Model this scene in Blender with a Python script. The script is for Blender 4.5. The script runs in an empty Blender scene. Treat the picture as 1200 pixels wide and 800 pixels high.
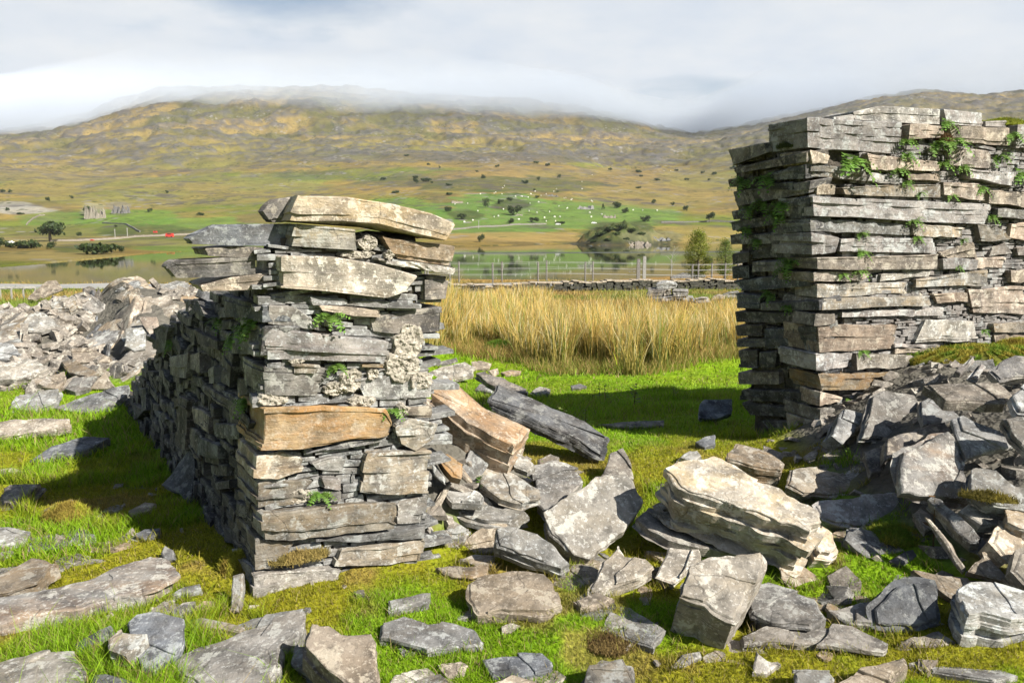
import bpy, math, random
import numpy as np
from mathutils import Matrix, Vector
random.seed(7); RNG = np.random.default_rng(7)
SC = bpy.context.scene
COL = SC.collection
R = math.radians
# ---------------------------------------------------------------- camera
FPX, PITCH, EYE = 933.0, R(8.2), 1.6
CP, SP = math.cos(PITCH), math.sin(PITCH)
CAMPOS = np.array([0, 0, EYE])
cam = bpy.data.cameras.new('camera'); camo = bpy.data.objects.new('camera', cam); COL.objects.link(camo)
cam.sensor_fit = 'HORIZONTAL'; cam.sensor_width = 36; cam.lens = 36 * FPX / 1200
cam.clip_start = 0.05; cam.clip_end = 20000
camo.location = (0, 0, EYE); camo.rotation_euler = (math.pi / 2 - PITCH, 0, 0)
SC.camera = camo

def ray(px, py):
    u, v = (px - 600) / FPX, (400 - py) / FPX
    return np.array([u, CP + v * SP, -SP + v * CP])
def elev_of(py):                      # tangent of elevation at the picture's centre column
    return math.tan(math.atan((400 - py) / FPX) - PITCH)
def on_plane(px, py, p0, n):
    d = ray(px, py); return CAMPOS + d * (np.dot(np.asarray(p0) - CAMPOS, n) / np.dot(d, n))
def project(P):                       # (N,3) -> px, py
    P = np.asarray(P, float) - CAMPOS
    f = P[:, 1] * CP - P[:, 2] * SP; f = np.where(np.abs(f) < 1e-6, 1e-6, f)
    v = P[:, 1] * SP + P[:, 2] * CP
    return 600 + FPX * P[:, 0] / f, 400 - FPX * v / f
def unit(v):
    v = np.asarray(v, float); return v / np.linalg.norm(v)

# ---------------------------------------------------------------- noise
def _h(ix, iy, s):
    n = (ix.astype(np.int64) * 374761393 + iy.astype(np.int64) * 668265263 + s * 1274126177) & 0xffffffff
    n = ((n ^ (n >> 13)) * 1274126177) & 0xffffffff
    return ((n ^ (n >> 16)) & 0xffff) / 65535.0
def vn(x, y, s=0):
    x = np.asarray(x, float); y = np.asarray(y, float)
    ix, iy = np.floor(x), np.floor(y); fx, fy = x - ix, y - iy
    fx = fx * fx * (3 - 2 * fx); fy = fy * fy * (3 - 2 * fy)
    a, b, c, d = _h(ix, iy, s), _h(ix + 1, iy, s), _h(ix, iy + 1, s), _h(ix + 1, iy + 1, s)
    return (a * (1 - fx) + b * fx) * (1 - fy) + (c * (1 - fx) + d * fx) * fy
def fbm(x, y, s=0, o=4, g=.5):
    t, a, n = 0, 1, 0
    for k in range(o):
        t = t + a * vn(np.asarray(x) * 2 ** k + 17.3 * k, np.asarray(y) * 2 ** k - 9.1 * k, s + k); n += a; a *= g
    return t / n
def S(t):
    t = np.clip(t, 0, 1); return t * t * (3 - 2 * t)

# ---------------------------------------------------------------- wall layout (ground points)
def ground0(px, py): return on_plane(px, py, (0, 0, 0), np.array([0, 0, 1.]))
LA, LB = ground0(300, 692), ground0(500, 655)       # left pillar front base
LFAR = ground0(150, 478)                             # far end of its shaded face
LD = unit(LFAR - LA); LDIR = unit(LB - LA)
LN = unit(np.cross([0, 0, 1], LDIR)) * -1            # front normal (towards camera)
if LN[1] > 0: LN = -LN
RA, RBACK = ground0(968, 528), ground0(872, 494)
RD = unit(RBACK - RA); RDIR = unit(np.array([.905, .425, 0]))
RN = np.array([RDIR[1], -RDIR[0], 0])

# ---------------------------------------------------------------- terrain
def step_line(y): return -3.87 - (y - 7.7) * .61
def mound(x, y):
    x = np.asarray(x, float); y = np.asarray(y, float)
    wl = RA[1] + .1 + .47 * (x - RA[0])
    m = .64 * S((x - 1.5) / 1.7) * S((y - 2.5) / 1.9) * S((wl + .5 - y) / .5)
    # rubble along the right hand side of the left wall
    rx, ry = x - LB[0] - .12, y - LB[1] - .55
    s = rx * LD[0] + ry * LD[1]; t = rx * -LD[1] + ry * LD[0]; t = -t
    m = np.maximum(m, .48 * np.exp(-np.maximum(t - .05, 0) ** 2 / .16 - np.minimum(t + .6, 0) ** 2 / .05) * S((s + .45) / .6) * S((3.6 - s) / 2.2))
    # heap on the left
    f = S((y - 6.9) / 3.0) * (1 - .85 * S((y - 10.1) / 1.8))
    e = S((-3.2 - x) / .9)
    l = .55 * f * e
    l = l + .26 * S((x - step_line(y)) / .45) * S((y - 7.3) / 1.0) * S((11.2 - y) / 1.0) * S((-3.3 - x) / .8 + .2)
    l = l + .24 * np.exp(-((x + 5.2) / .7) ** 2 - ((y - 10.0) / .7) ** 2)
    l = l + .14 * np.exp(-((x + 5.9) / .5) ** 2 - ((y - 9.8) / .5) ** 2) * 0
    return np.maximum(m, l)
FAR_X = [-600, -100, 0, 90, 180, 240, 540, 680, 860, 1300, 1900]
FAR_SHORE = [326, 318, 313, 306, 297, 294, 289, 285, 281, 279, 279]
LAKE_Z = -7.0
KEY_R = [560, 760, 1050, 1450, 1950, 2600, 3600]
KX = [-700, -100, 0, 120, 200, 300, 400, 500, 600, 680, 740, 800, 860, 920, 1000, 1060, 1130, 1200, 1300, 1900]
KEYS = {
 560: [268, 272, 275, 277, 272, 268, 266, 264, 264, 266, 268, 270, 270, 268, 266, 264, 262, 260, 258, 250],
 760: [232, 240, 243, 245, 244, 240, 236, 230, 232, 234, 238, 240, 238, 232, 225, 220, 216, 212, 205, 200],
 1050: [200, 208, 212, 214, 216, 214, 210, 206, 208, 211, 213, 214, 208, 200, 190, 183, 178, 172, 165, 160],
 1450: [180, 186, 188, 189, 187, 186, 185, 186, 187, 190, 192, 190, 182, 172, 160, 152, 148, 142, 136, 130],
 1950: [168, 166, 166, 160, 150, 152, 156, 160, 163, 168, 174, 173, 164, 151, 136, 126, 124, 120, 115, 110],
 2600: [165, 164, 160, 134, 104, 98, 106, 110, 118, 126, 140, 158, 150, 136, 118, 108, 113, 106, 102, 100],
 3600: [200, 200, 196, 180, 160, 150, 150, 150, 155, 160, 170, 176, 170, 160, 150, 145, 145, 142, 140, 140]}
def terrain(x, y):
    x = np.asarray(x, float); y = np.asarray(y, float)
    r = np.hypot(x, y) + 1e-9
    yy = np.where(y > 0, y, 0)
    # near ground
    prof = np.interp(np.maximum(yy, np.abs(x) * .5), [0, 10, 29, 43.5, 50], [0, -.05, -1.0, -2.0, -1.95])
    px0 = 600 + FPX * np.tan(np.clip(np.arctan2(x, np.maximum(y, 1e-6)), -R(62), R(62)))
    nb = np.interp(px0, [-600, 0, 200, 500, 700, 860, 1300], [95, 104, 112, 128, 128, 150, 170])
    prof = prof - np.maximum(yy - 50, 0) / (nb - 50) * 5.07
    prof = prof - S((x + 2.2) / 1.6) * np.interp(yy, [0, 5.6, 7.5, 9.5, 12, 29, 40], [0, 0, .17, .38, .50, .30, 0])
    near = prof + (fbm(x * .8, y * .8, 3, 4) - .5) * .14 + (fbm(x * 4, y * 4, 9, 3) - .5) * .05 + mound(x, y)
    near = near + .5 * S((r - 20) / 30) * (fbm(x * .08, y * .08, 5, 3) - .5) * (r < 130)
    ang = np.arctan2(x, np.maximum(y, 1e-6)); ang = np.clip(ang, -R(62), R(62))
    px = 600 + FPX * np.tan(ang) / CP * .985
    c = np.cos(ang)
    fs = np.interp(px, FAR_X, FAR_SHORE)
    rs = (EYE - LAKE_Z) / np.maximum(-np.tan(np.arctan((400 - fs) / FPX) - PITCH), .008)
    d = r * c                                       # forward distance
    zs = [np.full_like(d, LAKE_Z)]; ds = [rs]
    tab = []
    for k in KEY_R:
        tab.append(EYE + k * np.tan(np.arctan((400 - np.interp(px, KX, KEYS[k])) / FPX) - PITCH))
    far = np.full_like(d, LAKE_Z)
    pr, pz = rs, np.full_like(d, LAKE_Z)
    for k, z in zip(KEY_R, tab):
        t = np.clip((d - pr) / np.maximum(k - pr, 1), 0, 1)
        far = np.where((d > pr) & (d <= k), pz + (z - pz) * t, far)
        pr, pz = np.full_like(d, k), z
    far = np.where(d > KEY_R[-1], pz, far)
    q = S((d - rs) / 250)
    rough = (fbm(x / 260, y / 260, 21, 6, .55) - .5) * .062 * np.maximum(d - rs, 0) * q * np.clip(1.25 - d / 2900, .25, 1)
    rock = np.abs(fbm(x / 90, y / 90, 33, 5, .6) - .5) * -70 * S((d - 1000) / 900)
    far = far + rough * .8 + rock * .95 + 10 * S((d - 1000) / 900) + (fbm(x / 30, y / 30, 41, 3) - .5) * 2.2 * S((d - rs - 5) / 60)
    # knoll that pushes into the lake
    def bump(cx, cd, wx, wd, h):
        kx = (px - cx) / wx; kd = (d - cd) / wd
        return h * np.maximum(0, 1 - kx * kx - kd * kd) ** .95
    kn = bump(722, 408, 48, 40, 10) + bump(768, 420, 52, 36, 7) + bump(700, 402, 40, 26, 3)
    kn = kn * (.55 + 1.3 * (fbm(x / 11, y / 11, 55, 5, .6) - .3)) + 1.5 * (fbm(x / 3, y / 3, 57, 3) - .5)
    # near bank of the lake
    bed = np.where(d < rs, -9.0, far)
    bed = np.where((d >= rs) & (d < rs + 4), LAKE_Z + .1 * (d - rs), bed)
    out = np.where(d < nb, np.maximum(near, np.where(d < nb, LAKE_Z + .05, -9)), bed)
    t = S((d - nb) / 12)
    edge = near * (1 - t) + bed * t
    out = np.where((d >= nb) & (d < nb + 12), np.minimum(edge, LAKE_Z + .3 * (1 - t * 3)), out)
    out = np.where(kn > .3, np.maximum(out, LAKE_Z - 1 + kn), out)
    out = np.where(y <= 0, near, out)
    return out
def zt(x, y): return float(terrain(np.array([x]), np.array([y]))[0])
def hit(px, py, h=0.0, tmax=60, t0=1.5):
    d = ray(px, py)
    ts = np.concatenate([np.linspace(t0, 14, 900), np.linspace(14.1, tmax, 700), np.geomspace(tmax + 1, 3500, 1500)])
    P = CAMPOS + ts[:, None] * d
    dz = P[:, 2] - terrain(P[:, 0], P[:, 1]) - h
    k = np.argmax(dz < 0)
    if dz[k] >= 0: k = len(ts) - 1
    if k == 0: return P[0]
    a = dz[k - 1] / (dz[k - 1] - dz[k] + 1e-12)
    return P[k - 1] + (P[k] - P[k - 1]) * a

# ---------------------------------------------------------------- objects
def props(o, label=None, cat=None, group=None, kind=None):
    if label: o['label'] = label; kind = kind or 'thing'
    if cat: o['category'] = cat
    if group: o['group'] = group
    if kind: o['kind'] = kind
    return o
def new_mesh(name, V, F, mat, smooth=None, col=None):
    me = bpy.data.meshes.new(name)
    V = np.asarray(V, np.float32)
    if isinstance(F, np.ndarray):
        nf, k = F.shape
        me.vertices.add(len(V)); me.vertices.foreach_set('co', V.ravel())
        me.loops.add(nf * k); me.loops.foreach_set('vertex_index', F.ravel().astype(np.int32))
        me.polygons.add(nf); me.polygons.foreach_set('loop_start', np.arange(0, nf * k, k, dtype=np.int32))
        me.update(calc_edges=True)
    else:
        me.from_pydata(V.tolist(), [], F)
    if smooth is not None:
        me.polygons.foreach_set('use_smooth', np.ones(len(me.polygons), bool))
        if smooth < 180: me.set_sharp_from_angle(angle=R(smooth))
    if col is not None:
        a = me.color_attributes.new('Col', 'FLOAT_COLOR', 'POINT')
        c = np.ones((len(V), 4), np.float32); c[:, :3] = col
        a.data.foreach_set('color', c.ravel())
    if mat: me.materials.append(mat)
    me.update()
    return me
def link(name, me, loc=(0, 0, 0), rot=None, parent=None):
    o = bpy.data.objects.new(name, me); COL.objects.link(o)
    M = Matrix.Translation(Vector([float(q) for q in loc]))
    if rot is not None: M = M @ Matrix([[float(q) for q in row] for row in rot]).to_4x4()
    if parent is not None:
        o.parent = parent; o.matrix_parent_inverse = Matrix.Translation(-Vector(parent['_at']))
    o.matrix_basis = M
    return o
def empty(name, loc):
    o = bpy.data.objects.new(name, None); COL.objects.link(o); o.empty_display_size = .2
    o.location = [float(q) for q in loc]; o['_at'] = [float(q) for q in loc]
    return o
class MB:
    def __init__(s): s.V = []; s.F = []
    def add(s, V, F):
        n = sum(len(v) for v in s.V); s.V.append(np.asarray(V, float)); s.F += [[i + n for i in f] for f in F]
    def verts(s): return np.concatenate(s.V) if s.V else np.zeros((0, 3))
    def box(s, c, sx, sy, sz, ax=None):
        A = np.eye(3) if ax is None else np.asarray(ax, float)
        P = [np.asarray(c) + A[0] * sx * i + A[1] * sy * j + A[2] * sz * k for k in (-.5, .5) for j in (-.5, .5) for i in (-.5, .5)]
        s.add(P, [[0, 2, 3, 1], [4, 5, 7, 6], [0, 1, 5, 4], [2, 6, 7, 3], [0, 4, 6, 2], [1, 3, 7, 5]])
    def tube(s, pts, rad, n=6):
        pts = [np.asarray(p, float) for p in pts]; V = []
        rad = rad if hasattr(rad, '__len__') else [rad] * len(pts)
        for i, p in enumerate(pts):
            t = unit(pts[min(i + 1, len(pts) - 1)] - pts[max(i - 1, 0)])
            a = unit(np.cross(t, [.31, .9, .2])); b = np.cross(t, a)
            for k in range(n):
                w = 2 * math.pi * k / n; V.append(p + rad[i] * (a * math.cos(w) + b * math.sin(w)))
        F = [[i * n + k, i * n + (k + 1) % n, (i + 1) * n + (k + 1) % n, (i + 1) * n + k] for i in range(len(pts) - 1) for k in range(n)]
        F += [list(range(n))[::-1], [(len(pts) - 1) * n + k for k in range(n)]]
        s.add(V, F)
    def build(s, name, mat, parent=None, loc=None, smooth=None):
        V = s.verts(); loc = V.mean(0) if loc is None else np.asarray(loc, float)
        return link(name, new_mesh(name, V - loc, s.F, mat, smooth), loc, None, parent)

# ---------------------------------------------------------------- slate lumps
def smooth_noise(n, rng, cells):
    k = max(3, int(cells)); v = rng.uniform(-1, 1, k); t = np.arange(n) * k / n
    i = t.astype(int); f = t - i; f = f * f * (3 - 2 * f)
    return v[i % k] * (1 - f) + v[(i + 1) % k] * f
def resample(poly, sp, rng, rough):
    """closed outline (N,3) -> denser closed outline with a broken edge; corners stay."""
    out = []; N = len(poly); c = poly.mean(0)
    for i in range(N):
        a, b = poly[i], poly[(i + 1) % N]; L = np.linalg.norm(b - a)
        m = max(1, int(round(L / sp)))
        for k in range(m):
            t = k / m; p = a + (b - a) * t
            out.append(p)
    P = np.array(out)
    return P
def loft(top, bot, rng, layers=5, jit=.01, rough=.012, capamp=.006, rings=(.93, .8, .6, .35, .15), chip=.5):
    """closed outlines top/bot (same length) -> V, F of a cleaved block of stacked laminae."""
    n = len(top); up = unit(top.mean(0) - bot.mean(0))
    tan = np.roll(top, -1, 0) - np.roll(top, 1, 0)
    out = np.cross(tan, up); ln = np.linalg.norm(out, axis=1, keepdims=True); out = out / np.maximum(ln, 1e-9)
    area = np.sum(np.cross(top - top.mean(0), np.roll(top, -1, 0) - top.mean(0)) @ up)
    if area < 0: out = -out
    per = np.linalg.norm(tan, axis=1).sum() / 2
    base = smooth_noise(n, rng, per / .09) * rough + smooth_noise(n, rng, per / .035) * rough * .5
    ts = np.sort(rng.beta(.8, .8, layers - 1)) if layers > 1 else np.array([])
    ts = np.concatenate([[0], ts * .94 + .03, [1]])
    rings_v = []
    for k in range(len(ts) - 1):                     # from bottom (0) to top (1)
        o = rng.uniform(-1, .7) * jit + smooth_noise(n, rng, per / .2) * jit + smooth_noise(n, rng, per / .07) * jit * .5
        if k == len(ts) - 2 and chip > 0:
            w = smooth_noise(n, rng, max(4, per / .25)); o = np.minimum(o, 0) * .5 - np.maximum(0, w - .25) * chip * jit * 4
        o = o + base
        for t in (ts[k], ts[k + 1]):
            rings_v.append(bot * (1 - t) + top * t + out * o[:, None])
        e = .35 if k in (0, len(ts) - 2) else .12     # worn arrises
    V = list(rings_v); F = []
    # worn top edge
    h = np.linalg.norm(top.mean(0) - bot.mean(0))
    ch = min(.006, h * .15)
    rings_v[-1] -= up * ch
    cap = [rings_v[-1] + up * ch - out * ch * 1.2]
    c = top.mean(0)
    ux = unit(np.cross(up, [.3, .2, .9])); uy = np.cross(up, ux); sd = int(rng.integers(0, 9999))
    size = math.sqrt(max(abs(area) / 2, 1e-4))
    for f in rings:
        q = c + (cap[0] - c) * f
        a, b = (q - c) @ ux, (q - c) @ uy
        hh = (fbm(a / size * 2.2 + 9, b / size * 2.2 + 3, sd, 4) - .5) * 2 * capamp * (1 - f ** 4)
        cap.append(q + up * hh[:, None])
    allr = V + cap
    m = len(allr)
    VV = np.concatenate(allr + [c[None] + up * capamp * .3, bot.mean(0)[None]])
    idx = np.arange(n); nx = (idx + 1) % n
    for k in range(m - 1):
        F += np.stack([k * n + idx, k * n + nx, (k + 1) * n + nx, (k + 1) * n + idx], 1).tolist()
    ct, cb = m * n, m * n + 1
    F += np.stack([(m - 1) * n + idx, (m - 1) * n + nx, np.full(n, ct)], 1).tolist()
    F += np.stack([nx, idx, np.full(n, cb)], 1).tolist()
    if area < 0: F = [f[::-1] for f in F]
    return VV, F
def frame(nrm):
    z = unit(nrm); x = unit(np.cross([0, 1, 0.01], z)); y = np.cross(z, x)
    return np.stack([x, y, z], 1)
def clip(poly, p, n):
    out = []
    for i in range(len(poly)):
        a, b = poly[i], poly[(i + 1) % len(poly)]; da, db = (a - p) @ n, (b - p) @ n
        if da >= 0: out.append(a)
        if da * db < 0: out.append(a + (b - a) * da / (da - db))
    return np.array(out)
FOOT = []       # ground outlines under hand placed slabs (keeps grass off them)
def slab_geo(P, nrm, th, rng, sp, plates=1, shrink=.06, rough=None, jit=None, layers=None):
    c = P.mean(0); size = math.sqrt(max(1e-4, abs(np.sum(np.cross(P - c, np.roll(P, -1, 0) - c) @ nrm)) / 2))
    rough = min(.016, size * .03) if rough is None else rough
    jit = min(.016, th * .22) if jit is None else jit
    layers = int(np.clip(th / .026, 2, 7)) if layers is None else layers
    top = resample(P, sp, rng, rough)
    bot = c + (top - c) * (1 + rng.uniform(-shrink, shrink * .5)) - nrm * th
    V, F = loft(top, bot, rng, layers, jit, rough, min(.012, size * .018))
    mb = MB(); mb.add(V, F)
    for _ in range(plates):                          # broken laminae left on the cleaved face
        if size < .1: break
        a = rng.uniform(0, 2 * math.pi); ux = unit(np.cross(nrm, [.3, .2, .9])); uy = np.cross(nrm, ux)
        dn = ux * math.cos(a) + uy * math.sin(a)
        Q = c + (P - c) * rng.uniform(.93, .985)
        Q = clip(Q, c + dn * rng.uniform(-.15, .3) * size, dn)
        if len(Q) < 3: continue
        a2 = a + rng.uniform(-1.2, 1.2); dn2 = ux * math.cos(a2) + uy * math.sin(a2)
        Q2 = clip(Q, c + dn2 * rng.uniform(-.35, -.05) * size, dn2)
        if len(Q2) >= 3: Q = Q2
        t = rng.uniform(.005, .013)
        tp = resample(Q + nrm * t, sp, rng, rough)
        V, F = loft(tp, tp - nrm * (t + .006), rng, 1, .004, rough * 1.1, .004, chip=0)
        mb.add(V, F)
    return mb, c
# ---------------------------------------------------------------- materials
def nodes(name):
    m = bpy.data.materials.new(name); m.use_nodes = True; nt = m.node_tree; nt.nodes.clear(); return m, nt
def N(nt, t, **kw):
    n = nt.nodes.new(t)
    for k, v in kw.items():
        if k.startswith('_'): setattr(n, k[1:], v)
        else:
            n.inputs[int(k[1:]) if k[0] == 'i' and k[1:].isdigit() else k.replace('_', ' ')].default_value = v
    return n
def ramp(nt, fac, a, b, c0=(0, 0, 0, 1), c1=(1, 1, 1, 1)):
    r = nt.nodes.new('ShaderNodeValToRGB'); e = r.color_ramp.elements
    e[0].position, e[1].position = a, b; e[0].color, e[1].color = c0, c1
    nt.links.new(fac, r.inputs[0]); return r.outputs[0]
def mixc(nt, fac, a, b, mode='MIX'):
    m = nt.nodes.new('ShaderNodeMix'); m.data_type = 'RGBA'; m.blend_type = mode
    for s, v in ((m.inputs[0], fac), (m.inputs[6], a), (m.inputs[7], b)):
        if hasattr(v, 'links'): nt.links.new(v, s)
        elif isinstance(v, (int, float)): s.default_value = v
        else: s.default_value = (*v, 1)
    return m.outputs[2]
def mathn(nt, op, a, b=0.0):
    m = nt.nodes.new('ShaderNodeMath'); m.operation = op
    for s, v in zip(m.inputs, (a, b)):
        if hasattr(v, 'links'): nt.links.new(v, s)
        else: s.default_value = v
    return m.outputs[0]
def noise(nt, vec, scale, detail=4, rough=.5):
    n = N(nt, 'ShaderNodeTexNoise', Scale=scale, Detail=detail, Roughness=rough); nt.links.new(vec, n.inputs['Vector']); return n.outputs['Fac']
def out_bsdf(nt, col, rough=.8, normal=None, spec=.3):
    b = N(nt, 'ShaderNodeBsdfPrincipled'); o = nt.nodes.new('ShaderNodeOutputMaterial')
    if hasattr(col, 'links'): nt.links.new(col, b.inputs['Base Color'])
    else: b.inputs['Base Color'].default_value = (*col, 1)
    if hasattr(rough, 'links'): nt.links.new(rough, b.inputs['Roughness'])
    else: b.inputs['Roughness'].default_value = rough
    b.inputs['Specular IOR Level'].default_value = spec
    if normal is not None: nt.links.new(normal, b.inputs['Normal'])
    nt.links.new(b.outputs[0], o.inputs[0]); return b
def bump(nt, h, strength, dist, prev=None):
    b = N(nt, 'ShaderNodeBump', Strength=strength, Distance=dist); nt.links.new(h, b.inputs['Height'])
    if prev is not None: nt.links.new(prev, b.inputs['Normal'])
    return b.outputs[0]
def slate(name, c1, c2, tan=(0.204, 0.163, 0.116), tan_amt=.5, lichen=.5, rust=0.0, dirt=.35, rust_col=(.36, .13, .03), lich_col=(.47, .46, .41)):
    m, nt = nodes(name)
    tc = nt.nodes.new('ShaderNodeTexCoord'); oi = nt.nodes.new('ShaderNodeObjectInfo')
    off = mathn(nt, 'MULTIPLY', oi.outputs['Random'], 37.0)
    va = nt.nodes.new('ShaderNodeVectorMath'); va.operation = 'ADD'
    nt.links.new(tc.outputs['Object'], va.inputs[0]); nt.links.new(off, va.inputs[1]); vec = va.outputs[0]
    vs = nt.nodes.new('ShaderNodeVectorMath'); vs.operation = 'MULTIPLY'; vs.inputs[1].default_value = (4, 4, 48)
    nt.links.new(vec, vs.inputs[0]); fol = noise(nt, vs.outputs[0], 1.0, 5, .6)
    vs2 = nt.nodes.new('ShaderNodeVectorMath'); vs2.operation = 'MULTIPLY'; vs2.inputs[1].default_value = (2.2, 5, 9)
    nt.links.new(vec, vs2.inputs[0]); streak = noise(nt, vs2.outputs[0], 1.6, 6, .62)
    n1 = noise(nt, vec, 7, 8, .62)
    col = mixc(nt, ramp(nt, n1, .38, .62), c1, c2)
    col = mixc(nt, mathn(nt, 'MULTIPLY', ramp(nt, streak, .45, .68), tan_amt), col, tan)
    if rust > 0: col = mixc(nt, mathn(nt, 'MULTIPLY', ramp(nt, noise(nt, vs2.outputs[0], .9, 5, .65), .50 - .2 * rust, .74 - .2 * rust), min(1, rust)), col, mixc(nt, n1, rust_col, (rust_col[0] * 1.3, rust_col[1] * 2.2, rust_col[2] * 2.5)))
    l1 = ramp(nt, noise(nt, vec, 11, 7, .68), .545, .58); l2 = ramp(nt, noise(nt, vec, 48, 5, .7), .565, .60)
    col = mixc(nt, mathn(nt, 'MULTIPLY', l1, lichen), col, lich_col)
    col = mixc(nt, mathn(nt, 'MULTIPLY', l2, lichen * .75), col, (lich_col[0] * 1.05, lich_col[1] * 1.05, lich_col[2] * 1.1))
    col = mixc(nt, mathn(nt, 'MULTIPLY', ramp(nt, noise(nt, vec, 19, 6, .7), .55, .60), dirt), col, (.05, .045, .038))
    crack = ramp(nt, fol, .31, .36, (.30, .29, .28, 1), (1, 1, 1, 1))
    col = mixc(nt, .6, col, crack, 'MULTIPLY')
    wv = nt.nodes.new('ShaderNodeVectorMath'); wv.operation = 'ADD'; nt.links.new(vec, wv.inputs[0])
    wn = N(nt, 'ShaderNodeTexNoise', Scale=5.0, Detail=4.0); nt.links.new(vec, wn.inputs['Vector']); ws = nt.nodes.new('ShaderNodeVectorMath'); ws.operation = 'SCALE'; ws.inputs['Scale'].default_value = .16; nt.links.new(wn.outputs['Color'], ws.inputs[0]); nt.links.new(ws.outputs[0], wv.inputs[1])
    vo = N(nt, 'ShaderNodeTexVoronoi', Scale=5.5); vo.feature = 'DISTANCE_TO_EDGE'; nt.links.new(wv.outputs[0], vo.inputs['Vector'])
    ck = mathn(nt, 'MAXIMUM', ramp(nt, vo.outputs['Distance'], .006, .022), ramp(nt, noise(nt, vec, 3.1, 3), .53, .60, (1, 1, 1, 1), (0, 0, 0, 1)))
    col = mixc(nt, .4, col, ck, 'MULTIPLY')
    r2 = mathn(nt, 'FRACT', mathn(nt, 'MULTIPLY', oi.outputs['Random'], 7.31))
    tint = nt.nodes.new('ShaderNodeValToRGB'); nt.links.new(r2, tint.inputs[0]); e_ = tint.color_ramp.elements; e_[0].position, e_[1].position = .15, .5; e_[0].color, e_[1].color = (.86, .96, 1.1, 1), (1, 1, 1, 1); e3 = tint.color_ramp.elements.new(.9); e3.color = (1.16, .98, .78, 1)
    col = mixc(nt, .6, col, tint.outputs[0], 'MULTIPLY')
    val = mathn(nt, 'ADD', mathn(nt, 'MULTIPLY', oi.outputs['Random'], .6), .70)
    vm = nt.nodes.new('ShaderNodeVectorMath'); vm.operation = 'SCALE'; nt.links.new(col, vm.inputs[0]); nt.links.new(val, vm.inputs['Scale'])
    nr = bump(nt, ck, .35, .005); nr = bump(nt, fol, .6, .012, nr); nr = bump(nt, streak, .5, .02, nr); nr = bump(nt, n1, .75, .022, nr); nr = bump(nt, noise(nt, vec, 26, 6, .7), .6, .009, nr)
    nr = bump(nt, noise(nt, vec, 120, 5, .75), .8, .005, nr)
    out_bsdf(nt, vm.outputs[0], .74, nr, .35); return m
M = {}
M['grey'] = slate('slate_grey', (0.091, 0.086, 0.079), (0.263, 0.244, 0.218), tan_amt=.35, lichen=.55)
M['pale'] = slate('slate_lichened', (0.123, 0.115, 0.100), (0.328, 0.302, 0.262), tan=(0.245, 0.204, 0.143), tan_amt=.45, lichen=.75)
M['tan'] = slate('slate_weathered', (0.107, 0.094, 0.077), (0.295, 0.253, 0.196), tan=(0.258, 0.184, 0.102), tan_amt=.7, lichen=.5)
M['rust'] = slate('slate_iron_stained', (0.110, 0.095, 0.080), (0.282, 0.231, 0.178), tan=(0.286, 0.170, 0.075), tan_amt=.5, lichen=.35, rust=.42, rust_col=(.24, .10, .03))
M['spot'] = slate('slate_rust_spotted', (0.090, 0.087, 0.085), (0.244, 0.235, 0.220), tan_amt=.3, lichen=.6, rust=.35, rust_col=(.33, .12, .03))
M['wall'] = slate('slate_pinkish', (0.118, 0.104, 0.092), (0.319, 0.280, 0.240), tan=(0.245, 0.184, 0.143), tan_amt=.4, lichen=.55)
M['shade_dark'] = slate('slate_shade_dark', (0.022, 0.022, 0.023), (0.079, 0.080, 0.081), tan_amt=.25, lichen=.3)  # darkened slate for the unlit wall faces; their shade is put into the colour
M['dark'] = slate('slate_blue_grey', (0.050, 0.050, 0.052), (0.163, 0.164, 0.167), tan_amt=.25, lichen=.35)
M['cream'] = slate('slate_cream', (0.146, 0.133, 0.114), (0.365, 0.333, 0.278), tan=(.36, .27, .13), tan_amt=.55, lichen=.6)
M['black'] = slate('slate_dark_mossy', (0.020, 0.022, 0.021), (0.072, 0.075, 0.069), tan=(.06, .07, .02), tan_amt=.5, lichen=.15)
M['orange'] = slate('slate_orange', (0.143, 0.113, 0.078), (0.290, 0.234, 0.158), tan=(.36, .20, .075), tan_amt=.8, lichen=.3, rust=.35, dirt=.2, rust_col=(.30, .13, .03))

def plain(name, c1, c2, sc=8, rough=.85, bs=.6, bd=.01):
    m, nt = nodes(name); tc = nt.nodes.new('ShaderNodeTexCoord'); v = tc.outputs['Object']
    n = noise(nt, v, sc, 8, .65)
    out_bsdf(nt, mixc(nt, ramp(nt, n, .3, .7), c1, c2), rough, bump(nt, n, bs, bd), .25); return m
M['mortar'] = plain('lime_mortar', (.17, .15, .12), (.60, .55, .46), 34, .95, 1.0, .02)
M['core'] = plain('earth_and_rubble', (.03, .026, .021), (.13, .112, .09), 16, .95, 1.0, .04)
M['timber'] = plain('weathered_timber', (.10, .09, .08), (.26, .24, .22), 9)
M['palepost'] = plain('pale_timber', (.20, .195, .18), (.34, .33, .30), 9)
M['wire'] = plain('galvanised_wire', (.22, .22, .22), (.34, .34, .34), 9, .5)
M['bark'] = plain('bark', (.05, .04, .03), (.14, .115, .09), 6)
M['wool'] = plain('wool', (.62, .60, .54), (.8, .78, .72), 5)
M['red'] = plain('red_paint', (.45, .03, .03), (.55, .06, .04), 3, .5, .1)
M['white'] = plain('white_paint', (.7, .7, .68), (.8, .8, .78), 3, .5, .1)
M['glass'] = plain('dark_glass', (.02, .02, .025), (.03, .03, .035), 3, .15, 0)
M['rubber'] = plain('rubber', (.02, .02, .02), (.03, .03, .03), 3, .7, 0)
M['tarmac'] = plain('pale_road', (.22, .22, .21), (.34, .33, .31), 1.2)
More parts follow.
